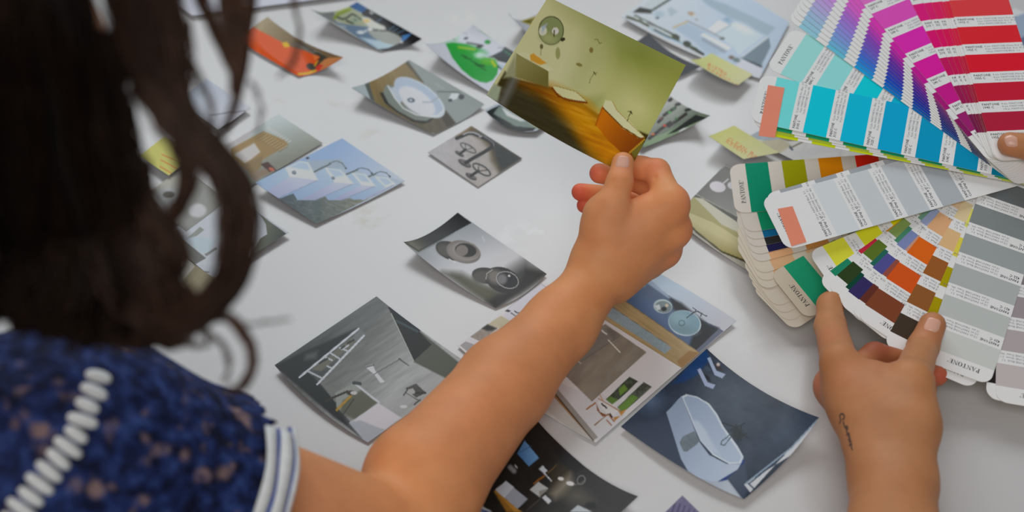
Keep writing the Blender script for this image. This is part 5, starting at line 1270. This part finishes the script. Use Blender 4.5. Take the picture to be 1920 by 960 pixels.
so = blouse.modifiers.new('solid', 'SOLIDIFY'); so.thickness = 0.0016; so.offset = 1
blouse['label'] = 'navy lace top with cap sleeves'
# striped white and blue band around the sleeve hem
sd_off = lambda p: sdfC(p) - 0.0012
hb = lambda p: (p - SHO) @ SLVD - HEM
M_WTRIM = mat('white_cotton_trim', alb((206, 220, 230)), 0.8, 0.2, noise=0.06, nscale=200); M_BTRIM = mat('blue_cotton_trim', alb((44, 70, 150)), 0.8, 0.2, noise=0.1, nscale=200)
e1_ = np.cross(SLVD, UP); e1_ /= np.linalg.norm(e1_); e2_ = np.cross(e1_, SLVD)
def sleeve_ring(name, y0, y1, off, m, n=72, wob=0.0):
    V, F = [], []
    for k in range(n):
        a = 2 * math.pi * k / n; dr = e1_ * math.cos(a) + e2_ * math.sin(a)
        for y in (y0, (y0 + y1) / 2, y1):
            r = 0.0475 + 0.16 * (y) * 0.09 + off + wob * math.sin(a * 11)
            V.append(SHO + SLVD * y + dr * (0.0575 + 0.0025 * y / HEM + off + (wob * math.sin(a * 9 + y * 300))) - np.array(woman.location))
    for k in range(n):
        k2 = (k + 1) % n
        if to_px(V[3 * k] + np.array(woman.location))[1] < 812: continue
        for j in range(2): F.append((3 * k + j, 3 * k2 + j, 3 * k2 + j + 1, 3 * k + j + 1))
    o = mesh_obj(name, V, F, m, None); o.parent = woman
    s = o.modifiers.new('solid', 'SOLIDIFY'); s.thickness = 0.0014
    return o
for (y0, y1, off, m) in ((.0775, .0840, .0032, M_WTRIM), (.0840, .0865, .0024, M_BTRIM), (.0865, .0940, .0034, M_WTRIM), (.0940, .0960, .0026, M_BTRIM), (.0960, .0985, .0030, M_WTRIM)):
    sleeve_ring('sleeve_band', y0, y1, off, m, wob=.0007)
# white ladder trim down the back of the shoulder: bars of thread laid on the lace
bvh = BVHTree.FromPolygons([Vector(v) for v in Vc2], [tuple(q) for q in Qc2])
def on_blouse(px, py):
    r = Vector(ray(px, py)).normalized()
    h = bvh.ray_cast(Vector(CAM), r)
    return (np.array(h[0]), np.array(h[1])) if h[0] is not None else (None, None)
path = [(186, 696), (176, 733), (160, 768), (150, 802), (126, 840), (95, 878), (75, 905), (50, 941), (18, 988)]
acc = [0.0]
for a, b in zip(path[:-1], path[1:]): acc.append(acc[-1] + math.dist(a, b))
nb_ = 12
for k in range(nb_):
    s = acc[-1] * (k + .5) / nb_
    i = max(j for j in range(len(acc) - 1) if acc[j] <= s); t = (s - acc[i]) / (acc[i + 1] - acc[i])
    c = np.array(path[i]) * (1 - t) + np.array(path[i + 1]) * t
    dr = np.array(path[i + 1], float) - path[i]; dr /= np.linalg.norm(dr); nr = np.array([-dr[1], dr[0]])
    V, F = [], []; ok = True
    for (u, hgt) in ((-27, .0003), (-20, .0008), (-8, .0011), (8, .0011), (20, .0008), (27, .0003)):
        for v in (-10.5, 0, 10.5):
            q, nn = on_blouse(*(c + nr * u * (0.86 + .02 * k + .12 * math.sin(k * 2.7)) + dr * v * (1 - .55 * (abs(u) / 27) ** 3)))
            if q is None: ok = False; break
            nn = nn if nn @ FW < 0 else -nn
            V.append(q + nn * (hgt + (.0006 if v == 0 else 0)) - np.array(woman.location))
        if not ok: break
    if not ok: continue
    for a in range(5):
        for b in range(2): F.append((a * 3 + b, a * 3 + b + 1, (a + 1) * 3 + b + 1, (a + 1) * 3 + b))
    o = mesh_obj('trim_bar', V, F, M_WTRIM, None); o.parent = blouse; o.location = (0, 0, 0)
    s_ = o.modifiers.new('solid', 'SOLIDIFY'); s_.thickness = 0.0012; s_.offset = -1
# trousers and shoes, below the table
M_DENIM = mat('dark_denim', alb((46, 52, 70)), 0.8, 0.2, noise=0.15, nscale=120, bump=0.2, bscale=600); M_SHOE = mat('black_shoe_leather', (0.03, 0.03, 0.03), 0.4, 0.4)
def legs(parent, pel, knees, ankles, toes):
    pr = [(np.array(pel) + [-.05, 0, 0], np.array(pel) + [.05, 0, 0], .125, .125)]
    for s, k, a in zip((-1, 1), knees, ankles):
        h = np.array(pel) + [s * .085, 0, -.02]
        pr += [(h, k, .088, .062), (k, a, .060, .042)]
    f = multi(pr, 0.03)
    A = np.array([q for a in pr for q in a[:2]])
    V, Q = surf(f, A.min(0) - .15, A.max(0) + .15, 0.009)
    me = fast_mesh('trousers', V - np.array(parent.location), Q); o = link_mesh('trousers', me, M_DENIM); o.parent = parent
    for a, t in zip(ankles, toes):
        g = multi([(np.array(a) + [0, 0, -.02], np.array(a) + [0, 0, -.045], .043, .045), ([a[0], a[1], .036], [t[0], t[1], .030], .036, .030)], .02)
        V, Q = surf(lambda p: np.maximum(g(p), -p[:, 2]), np.array([a[0] - .09, a[1] - .1, -.01]), np.array([a[0] + .09, t[1] + .07, .16]), .006)
        me = fast_mesh('shoe', V - np.array(parent.location), Q); o = link_mesh('shoe', me, M_SHOE); o.parent = parent
legs(woman, PELV, [(-.50, .66, .50), (-.30, .66, .50)], [(-.51, .64, .11), (-.29, .64, .11)], [(-.52, .80, .03), (-.28, .80, .03)])
M_WOOD = mat('beech_wood', alb((170, 130, 86)), 0.5, 0.3, noise=0.12, nscale=20)
def make_stool(loc, label):
    stool = empty('stool', loc); tag(stool, label, 'stool', 'plain wooden stools at the table')
    V, F = [], []; n = 28
    for (r, z) in ((.15, .415), (.165, .422), (.165, .437), (.15, .445)):
        V += [(r * math.cos(2 * math.pi * k / n), r * math.sin(2 * math.pi * k / n), z) for k in range(n)]
    for j in range(3): F += [(j * n + k, j * n + (k + 1) % n, (j + 1) * n + (k + 1) % n, (j + 1) * n + k) for k in range(n)]
    F += [tuple(reversed(range(n))), tuple(3 * n + k for k in range(n))]
    o = mesh_obj('seat', V, F, M_WOOD, None, smooth=False); o.parent = stool
    for a in range(4):
        an = math.pi / 4 + a * math.pi / 2; V = []
        for (rr, z, q) in ((.165, 0, .013), (.11, .417, .017)):
            V += [(rr * math.cos(an) + q * math.cos(2 * math.pi * k / 10), rr * math.sin(an) + q * math.sin(2 * math.pi * k / 10), z) for k in range(10)]
        F = [(k, (k + 1) % 10, 10 + (k + 1) % 10, 10 + k) for k in range(10)] + [tuple(reversed(range(10))), tuple(10 + k for k in range(10))]
        o = mesh_obj('leg', V, F, M_WOOD, None); o.parent = stool
make_stool((-.40, .21, 0), 'plain wooden stool under the woman in navy lace')
# ------------------------------------------------------------------ the woman's hair: locks of many strands
M_HAIR = mat('dark_brown_hair', rough=0.38, spec=0.24, attr='Col', noise=0.25, nscale=60)
M_HAIR.node_tree.nodes['Principled BSDF'].inputs['Anisotropic'].default_value = 0.5
def catmull(pts, n):
    pts = np.asarray(pts, float); m = len(pts)
    Pp = np.vstack([2 * pts[0] - pts[1], pts, 2 * pts[-1] - pts[-2]])
    out = []
    for s in np.linspace(0, m - 1 - 1e-6, n):
        i = int(s); t = s - i
        a, b, c, d = Pp[i], Pp[i + 1], Pp[i + 2], Pp[i + 3]
        out.append(.5 * ((2 * b) + (c - a) * t + (2 * a - 5 * b + 4 * c - d) * t * t + (3 * b - a - 3 * c + d) * t ** 3))
    return np.array(out)
HV, HQ, HC = [], [], []; hn = [0]
def tube(C, R, sides, col):
    n = len(C)
    Tn = np.gradient(C, axis=0); Tn /= np.linalg.norm(Tn, axis=1)[:, None] + 1e-12
    u = np.cross(Tn, [0.3, 0.2, 0.93]); u /= np.linalg.norm(u, axis=1)[:, None] + 1e-9
    v = np.cross(Tn, u)
    a = np.linspace(0, 2 * np.pi, sides, endpoint=False)
    V = C[:, None, :] + R[:, None, None] * (np.cos(a)[None, :, None] * u[:, None, :] + np.sin(a)[None, :, None] * v[:, None, :])
    i = np.arange((n - 1) * sides); r = i // sides; c = i % sides
    q = np.stack([r * sides + c, r * sides + (c + 1) % sides, (r + 1) * sides + (c + 1) % sides, (r + 1) * sides + c], 1) + hn[0]
    HV.append(V.reshape(-1, 3)); HQ.append(q); HC.append(np.tile(col, (n * sides, 1))); hn[0] += n * sides
def lock(pts, w0, w1, n, prof=None, core=0.55, wave=0.0, tone=1.0, srad=0.00042, segs=42):
    """pts: (px, py, depth); width in mm at the root and at the tip"""
    G = catmull([q if isinstance(q, np.ndarray) else P(*q) for q in pts], segs)
    t = np.linspace(0, 1, segs)
    W = (w0 + (w1 - w0) * t) / 1000 * (np.interp(t, *prof) if prof else 1)
    Tn = np.gradient(G, axis=0); Tn /= np.linalg.norm(Tn, axis=1)[:, None]
    u = np.cross(Tn, FW); u /= np.linalg.norm(u, axis=1)[:, None] + 1e-9
    v = np.cross(Tn, u)
    if core:
        tube(G + FW * 0.004, np.maximum(W * core, 0.0002), 10, alb((24, 17, 14)) * tone)
    for k in range(n):
        r = math.sqrt(rng.random()); a0 = rng.random() * 6.283; tw = rng.normal(0, 1.2); ph = rng.random() * 6.283; fr = rng.uniform(1.5, 3.5)
        a = a0 + tw * t
        du = r * np.cos(a) + wave * np.sin(ph + fr * 6.283 * t); dv = 0.75 * r * np.sin(a)
        C = G + (u * du[:, None] + v * dv[:, None]) * W[:, None]
        b = rng.uniform(0.65, 1.55)
        tint = np.array([1.0, 1.0, 1.0]) + rng.normal(0, .08) * np.array([1.4, .6, 0])
        tube(C, srad * np.interp(t, [0, .85, 1], [1, 1, .25]), 3, alb((66, 46, 36)) * b * tone * tint)
# the curtain of hair at the left; strands slant to the right, then fall back
def dep(x): return float(np.interp(x, [-200, 40, 160, 260], [.455, .480, .535, .568]))
XS = list(np.arange(-200, 92, 15)) + [116, 128, 142]
for x in XS:
    x = x + rng.uniform(-3, 3)
    bx = np.interp(x, [-200, 0, 90, 160], [-190, 30, 170, 270]) + rng.uniform(-28, 28)
    yb = np.interp(bx, [-150, 0, 150, 260, 330], [560, 600, 640, 650, 630]) + rng.uniform(-70, 25)
    d0 = dep(x); s = rng.uniform(-1, 1); d1 = .585 + rng.uniform(-.01, .015)
    sl = np.interp(x, [-200, 0, 160], [.0, .20, .34])
    lock([LW(.02, -.03, .112) + rng.normal(0, .008, 3), (x - 40 * sl - 20, -330, d0), (x - 20 * sl, -120, d0), (x, 0, d0), (x + 145 * sl, 145, (2 * d0 + d1) / 3), (x + 210 * sl + 6 * s, 270, (d0 + 2 * d1) / 3 - .008), (bx + 6 + 16 * s, 430, d1 - .008), (bx + 14 - 12 * s, yb - 80, d1), (bx - 10, yb, d1 + .012)],
         6.0 if x > 100 else 8.5, 6.0, 42, ([0, .6, .85, 1], [1, 1.25, 1.0, .12]), core=0.60 if x > 100 else .8, wave=.22, tone=.26)
for k in range(16):
    x = -150 + 21 * k + rng.uniform(-6, 6); s = rng.uniform(-1, 1); d1 = .592 + rng.uniform(-.008, .008)
    yb = np.interp(x, [-150, 0, 150, 260, 330], [590, 610, 645, 655, 640]) + rng.uniform(-14, 10)
    lock([(x - 20, 120, d1 - .02), (x - 6 + 10 * s, 300, d1 - .012), (x + 10 - 12 * s, 450, d1 - .004), (x - 8 + 14 * s, 560, d1), (x + 14, yb, d1 + .004)], 8, 6, 40, ([0, .8, 1], [1, 1.1, .35]), core=.8, wave=.25, tone=.36)
for k in range(15):
    x = 30 + 19 * k + rng.uniform(-5, 5); s = rng.uniform(-1, 1); y0 = 300 if x < 262 else 545
    yb = np.interp(x, [0, 150, 260, 330], [612, 648, 658, 640]) + rng.uniform(-8, 8)
    lock([(x - 14, y0, .60), (x + 8 * s, y0 * .66 + yb * .34, .602), (x + 8 - 10 * s, y0 * .3 + yb * .7, .604), (x + 12, yb, .606)], 8, 6.5, 34, ([0, .8, 1], [1, 1.1, .5]), core=.85, wave=.25, tone=.42, segs=22)
# locks falling from the crown into the big curl on the right
for k, x in enumerate((222, 234, 246, 258, 272, 288, 304, 320)):
    o_ = (k - 3.5)
    d0 = .565 + .004 * (k % 3)
    lock([LW(.03, -.01, .112) + rng.normal(0, .008, 3), (x - 60, -330, d0 + .01), (x - 22, -110, d0), (x, 10, d0), (x + 20, 110, d0), (320 + 6 * o_, 190, d0), (382 + 5 * o_, 272, d0 + .002), (437 + 4.5 * o_, 352, d0 + .004), (447 + 5.0 * o_, 445, d0 + .006), (425 + 4 * o_, 532, d0 + .01), (352 + 3 * o_, 600 + 4 * o_, d0 + .015), (270 + 3 * o_, 610 + 5 * o_, d0 + .02)],
         4.6, 4.4, 46, ([0, .4, .8, 1], [1.1, 1.0, 1.0, .5]), core=.55, wave=.3, tone=.62 + .14 * (k % 3))
# inner ring around the small gap with the yellow note
lock([LW(.03, -.0, .108), (230, -330, .575), (250, -100, .575), (262, 120, .57), (300, 215, .568), (340, 270, .57), (352, 330, .572), (334, 388, .575), (296, 424, .58)], 8, 3, 80, core=.55, wave=.25, tone=.8)
lock([(210, 60, .58), (216, 200, .575), (236, 300, .572), (268, 372, .574), (312, 432, .577), (330, 486, .58), (310, 530, .584)], 8, 4.5, 80, core=.55, wave=.25, tone=.8)
lock([(190, 200, .585), (205, 340, .58), (240, 440, .578), (292, 520, .58), (330, 580, .585), (300, 640, .59)], 12, 7, 110, core=.6, wave=.25, tone=.7)
lock([(150, 200, .585), (160, 380, .58), (206, 490, .58), (262, 570, .583), (322, 612, .587), (330, 650, .59)], 12, 6, 90, core=.6, wave=.25, tone=.7)
# upper right lock and its tail
lock([LW(.03, .03, .105), (440, -320, .60), (436, -100, .595), (440, 30, .59), (446, 110, .588), (436, 176, .588)], 9.5, 2.6, 120, ([0, .6, 1], [1, 1.1, .6]), core=.6, wave=.25)
lock([LW(.03, .03, .105), (400, -300, .60), (372, -60, .598), (392, 30, .595), (420, 100, .592), (446, 150, .59), (440, 200, .59), (420, 244, .592)], 4.0, 1.2, 40, core=.35, wave=.4)
lock([LW(.03, .04, .10), (470, -300, .62), (474, -60, .615), (462, 60, .61), (452, 150, .608), (430, 230, .607), (404, 262, .607)], 3.4, 1.0, 24, core=.3, wave=.4)
# fine stray strands
for (pts, w, n) in (([(560, -200, .62), (552, -20, .62), (562, 60, .62), (548, 120, .62), (520, 146, .62)], 1.6, 7), ([(470, 150, .61), (490, 200, .61), (482, 260, .61)], 1.2, 4),
                    ([(380, 592, .59), (432, 600, .59), (462, 634, .592), (474, 680, .595), (456, 722, .6), (424, 734, .603)], 2.2, 26), ([(400, 580, .59), (440, 612, .59), (466, 650, .593), (470, 706, .597), (440, 738, .60)], 1.6, 16),
                    ([(350, 600, .6), (410, 640, .6), (430, 690, .603), (418, 720, .606)], 1.8, 7), ([(360, 606, .6), (392, 634, .6), (386, 650, .6), (340, 646, .6)], 1.8, 8), ([(452, 612, .6), (490, 606, .6), (548, 598, .6)], .9, 4),
                    ([(350, 40, .585), (352, 100, .583), (372, 150, .582), (392, 190, .582), (402, 240, .584)], 2.0, 10)):
    lock(pts, w, w * .6, n, core=0.4 if n > 12 else 0, wave=.5, srad=.00036)
# the cap of hair over the head and down the far side (outside the picture)
hc = HEADC
up_ = np.array([0, .3, .95])
for k in range(150):
    a = rng.uniform(0, 6.283); el = rng.uniform(-.5, 1.2)
    dirn = np.array([math.cos(a) * math.cos(el), math.sin(a) * math.cos(el), math.sin(el)])
    if dirn @ np.array([.35, .85, -.45]) > .35 and el < .7: continue
    top = LW(0, -.02, .115) + rng.normal(0, .012, 3)
    mid = LW(0, -.005, .02) + dirn * (.094 + rng.uniform(0, .01))
    end = mid + np.array([dirn[0] * .02, -.01 + dirn[1] * .02, -.12 - rng.uniform(0, .05)])
    if to_px(end)[0] > 40 and to_px(end)[1] > -40: continue
    if to_px(end)[0] > -200 and to_px(end)[1] > 520: end = end + np.array([0, 0, .06])
    C = catmull([top, (top + mid) / 2 + dirn * .03, mid, end], 12)
    tube(C, np.interp(np.linspace(0, 1, 12), [0, .7, 1], [.006, .011, .002]), 7, alb((34, 25, 20)) * rng.uniform(.7, 1.3))
me = fast_mesh('hair', np.concatenate(HV) - np.array(woman.location), np.concatenate(HQ)); set_col(me, np.concatenate(HC))
hair = link_mesh('hair', me, M_HAIR); hair.parent = woman; hair['label'] = 'long wavy dark brown hair'; hair['kind'] = 'stuff'

# ------------------------------------------------------------------ the second person: left hand under the fan, right thumb on top
dB = lambda x, y, z=0.0: PB.depth(x, y, z)
tb = dB(1750, 606, TOPB)
palm2 = [
    (P(1655, 905, .950), P(1602, 745, .992), .0188, .0162), (P(1696, 905, .946), P(1700, 800, .968), .0195, .0195), (P(1700, 800, .968), P(1706, 725, .986), .0200, .0150),
    (P(1672, 900, .952), P(1640, 770, .985), .0205, .0180), (P(1640, 770, .985), P(1590, 712, 1.000), .0180, .0135), (P(1600, 770, .995), P(1562, 722, 1.022), .0150, .0125),
    (P(1645, 830, .975), P(1582, 748, 1.026), .0160, .0118), (P(1650, 740, .990), P(1640, 706, .998), .0135, .0105)]
wr2 = P(1676, 905, .950); elb2 = wr2 + np.array([-.045, -.225, .050])
palm2 += [(P(1655, 905, .950), elb2 + np.array([-.008, .04, 0]), .0192, .034), (P(1694, 905, .947), elb2 + np.array([.008, .04, 0]), .0192, .034)]
f2 = [
    [(P(1700, 790, .970), .019), (P(1706, 715, .987), .0140), (P(1730, 652, tb - .0150), .0112), (P(1748, 610, tb - .0098), .0098)],
    [(P(1590, 716, 1.000), .0140), (P(1574, 680, 1.006), .0132), (P(1557, 612, dB(1557, 612) - .004), .0114), (P(1556, 572, dB(1556, 572) + .008), .0094), (P(1580, 548, dB(1580, 548) + .014), .0086)],
    [(P(1566, 726, 1.022), .0128), (P(1640, 668, 1.052), .0100), (P(1712, 684, 1.056), .0090), (P(1757, 704, 1.046), .0078)],
    [(P(1588, 752, 1.026), .0112), (P(1640, 706, 1.060), .0090), (P(1700, 716, 1.062), .0082), (P(1738, 730, 1.052), .0072)],
    [(P(1606, 786, 1.020), .0105), (P(1636, 740, 1.048), .0082), (P(1680, 748, 1.048), .0072), (P(1706, 756, 1.040), .0064)]]
cr2 = [(P(1718, 628, tb - .026), P(1762, 634, tb - .026), .0012, .0007), (P(1716, 635, tb - .027), P(1760, 641, tb - .027), .0010, .0006), (P(1640, 700, .975), P(1672, 690, .975), .0016, .0012)]
sdf2 = hand_field(palm2, f2, 0.013, 0.009, cr2)
lo, hi = bounds(allpts(palm2, f2), 0.012)
V2, Q2 = surf(sdf2, lo, hi, 0.0017)
sp2 = [(P(1745, 615, tb - .02), .02, (206, 132, 104), .5), (P(1545, 590, 1.02), .03, (206, 116, 84), .7), (P(1532, 724, 1.015), .022, RED, .6), (P(1650, 690, 1.0), .03, (200, 118, 86), .5), (P(1640, 650, 1.05), .03, (150, 70, 46), .8), (P(1764, 706, 1.04), .014, (200, 84, 66), .8), (P(1660, 800, .95), .05, (192, 138, 102), .5), (P(1600, 700, .98), .03, (198, 128, 92), .5)]
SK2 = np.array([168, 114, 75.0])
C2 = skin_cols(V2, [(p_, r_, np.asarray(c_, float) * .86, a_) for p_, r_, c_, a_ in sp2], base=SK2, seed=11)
# right hand: thumb pressing on the upper fan, fingers below, outside the frame
ta = PA.depth(1890, 270, TOPA); dA = PA.depth(1960, 290, 0)
palm3 = [(P(2040, 330, ta - .012), P(2130, 350, ta - .020), .020, .023), (P(2050, 300, ta), P(2140, 330, ta - .005), .018, .022), (P(2060, 270, dA + .01), P(2140, 320, ta), .017, .021),
         (P(2060, 330, dA + .012), P(2140, 345, ta), .017, .021)]
wr3 = P(2140, 340, ta - .008); elb3 = wr3 + np.array([.15, -.20, .03])
palm3 += [(wr3, elb3, .024, .036)]
f3 = [[(P(2040, 330, ta - .012), .017), (P(1990, 296, ta - .014), .0120), (P(1936, 276, ta - .0116), .0104), (P(1893, 270, ta - .0098), .0092)],
      [(P(2060, 270, dA + .012), .013), (P(1990, 230, dA + .016), .0095), (P(1940, 240, dA + .018), .0085), (P(1915, 250, dA + .018), .0076)],
      [(P(2070, 300, dA + .014), .012), (P(1990, 270, dA + .022), .0092), (P(1930, 280, dA + .024), .0080), (P(1905, 284, dA + .022), .0072)],
      [(P(2070, 330, dA + .016), .011), (P(1998, 312, dA + .026), .0086), (P(1950, 316, dA + .026), .0076), (P(1925, 318, dA + .024), .0068)],
      [(P(2080, 350, dA + .016), .010), (P(2020, 345, dA + .026), .0080), (P(1980, 350, dA + .026), .0070), (P(1955, 350, dA + .024), .0060)]]
sdf3 = hand_field(palm3, f3, 0.013, 0.008)
lo, hi = bounds(allpts(palm3, f3), 0.012)
V3, Q3 = surf(sdf3, lo, hi, 0.002)
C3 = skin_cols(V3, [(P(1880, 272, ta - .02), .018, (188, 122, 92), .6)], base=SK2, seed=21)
# torso and head of the second person
S2L = np.array([.370, .170, 1.035]); S2R = np.array([.70, .170, 1.035]); N2 = np.array([.535, .150, 1.105]); H2 = np.array([.53, .205, 1.265]); CH2 = np.array([.535, .120, .92]); PE2 = np.array([.54, .0, .60])
hp2, eyes2, L2 = head_prims(H2, (-.15, .85, -.45), (0, .2, 1))
tor2 = [(CH2, N2 - [0, .02, .05], .10, .06), (CH2 + [-.06, 0, 0], S2L + [.03, 0, -.02], .085, .05), (CH2 + [.06, 0, 0], S2R + [-.03, 0, -.02], .085, .05), (CH2, PE2, .105, .115), (N2, H2 - [0, .02, .06], .05, .048), (S2L, S2R, .046, .046),
        (S2L, elb2, .046, .038), (elb2, elb2 + (wr2 - elb2) * .35, .037, .033), (S2R, elb3, .046, .038), (elb3, elb3 + (wr3 - elb3) * .35, .037, .031)]
s2t = multi(tor2, .03); s2h = multi(hp2, .014)
V4, Q4 = surf(lambda p: smin(s2t(p), s2h(p), .02), (.12, -.20, .42), (1.05, .62, 1.46), .006)
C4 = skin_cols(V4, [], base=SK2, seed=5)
man = empty('person', (.54, .0, 0))
tag(man, 'second person reaching in from the right with both hands on the colour fans', 'person')
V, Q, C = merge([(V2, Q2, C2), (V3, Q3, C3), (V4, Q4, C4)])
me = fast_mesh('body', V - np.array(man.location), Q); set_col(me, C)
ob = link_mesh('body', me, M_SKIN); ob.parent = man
nail(man, sdf2, P(1743, 619, tb - .022), P(1754, 589, tb - .020), -FW + UP * .22 + RX * .02, .0142, .0112)
nail(man, sdf3, P(1908, 266, ta - .02), P(1876, 264, ta - .02), -FW + UP * .55, .0130, .0115)
for e in eyes2: ball('eye', e, .0125, M_EYE, man)
sh2 = [(a, b, ra + .007, rb + .007) for (a, b, ra, rb) in tor2[:4] + tor2[5:6]] + [(S2L, S2L + (elb2 - S2L) * .55, .056, .056), (S2R, S2R + (elb3 - S2R) * .55, .056, .056)]
fsh = multi(sh2, .03)
Vs, Qs = surf(fsh, (.12, -.22, .42), (1.05, .50, 1.22), .007)
Vs, Qs, _ = cut(Vs, Qs, lambda p: np.linalg.norm(p - (N2 + [0, .02, .02]), axis=1) > .075)
M_SHIRT = mat('grey_cotton_shirt', alb((150, 152, 156)), .85, .2, noise=.06, nscale=60, bump=.15, bscale=700)
me = fast_mesh('shirt', Vs - np.array(man.location), Qs); o = link_mesh('shirt', me, M_SHIRT); o.parent = man
legs(man, PE2, [(.44, .42, .50), (.66, .42, .50)], [(.43, .40, .11), (.67, .40, .11)], [(.42, .56, .03), (.68, .56, .03)])
make_stool((.54, -.02, 0), 'plain wooden stool under the second person on the right')
fh = multi([(L2(0, -.02, .045), L2(0, .0, .052), .088, .080), (L2(0, -.045, .0), L2(0, -.05, -.03), .072, .058)], .02)
Vh, Qh = surf(fh, H2 - .16, H2 + .18, .006)
fwd2 = (L2(0, 1, 0) - L2(0, 0, 0)); up2 = L2(0, 0, 1) - L2(0, 0, 0)
Vh, Qh, _ = cut(Vh, Qh, lambda p: ((p - H2) @ fwd2 < .045) | ((p - H2) @ up2 > .085))
me = fast_mesh('hair', Vh - np.array(man.location), Qh); set_col(me, np.tile(alb((40, 30, 24)), (len(Vh), 1))); o = link_mesh('hair', me, M_HAIR); o.parent = man
# small script tattoo on the side of the left wrist
bv2 = BVHTree.FromPolygons([Vector(v) for v in V2], [tuple(q) for q in Q2])
M_TAT = mat('faded_tattoo_ink', alb((74, 62, 62)), .5, .3, noise=.05)
def tattoo(polys, wd):
    V, F = [], []
    for pl in polys:
        pts = []
        for (x, y) in pl:
            h = bv2.ray_cast(Vector(CAM), Vector(ray(x, y)).normalized())
            if h[0] is not None:
                n_ = np.array(h[1]); n_ = n_ if n_ @ FW < 0 else -n_
                pts.append((np.array(h[0]) + n_ * .0002, n_))
        for k in range(len(pts) - 1):
            (a, n1), (b, n2) = pts[k], pts[k + 1]
            s = np.cross(b - a, n1); s /= np.linalg.norm(s) + 1e-9
            i = len(V); V += [a - s * wd / 2, a + s * wd / 2, b + s * wd / 2, b - s * wd / 2]; F.append((i, i + 1, i + 2, i + 3))
    if V:
        o = mesh_obj('tattoo', [q - np.array(man.location) for q in V], F, M_TAT, None, smooth=False); o.parent = man; o['label'] = 'small dark handwritten tattoo on the wrist'; o['kind'] = 'stuff'
def zz(L): return [(1480 + x / 2.286, 540 + y / 2.286) for x, y in L]
tattoo([zz([(214, 582), (222, 566), (216, 548), (222, 539), (234, 541), (237, 556), (228, 566)]), zz([(232, 572), (236, 592), (246, 606)]), zz([(240, 600), (246, 590), (252, 600), (246, 614), (252, 626)]),
        zz([(244, 632), (258, 622), (254, 640), (262, 634)]), zz([(252, 652), (262, 644), (258, 662), (268, 656)]), zz([(256, 676), (268, 666), (266, 684), (272, 694)])], .0011)
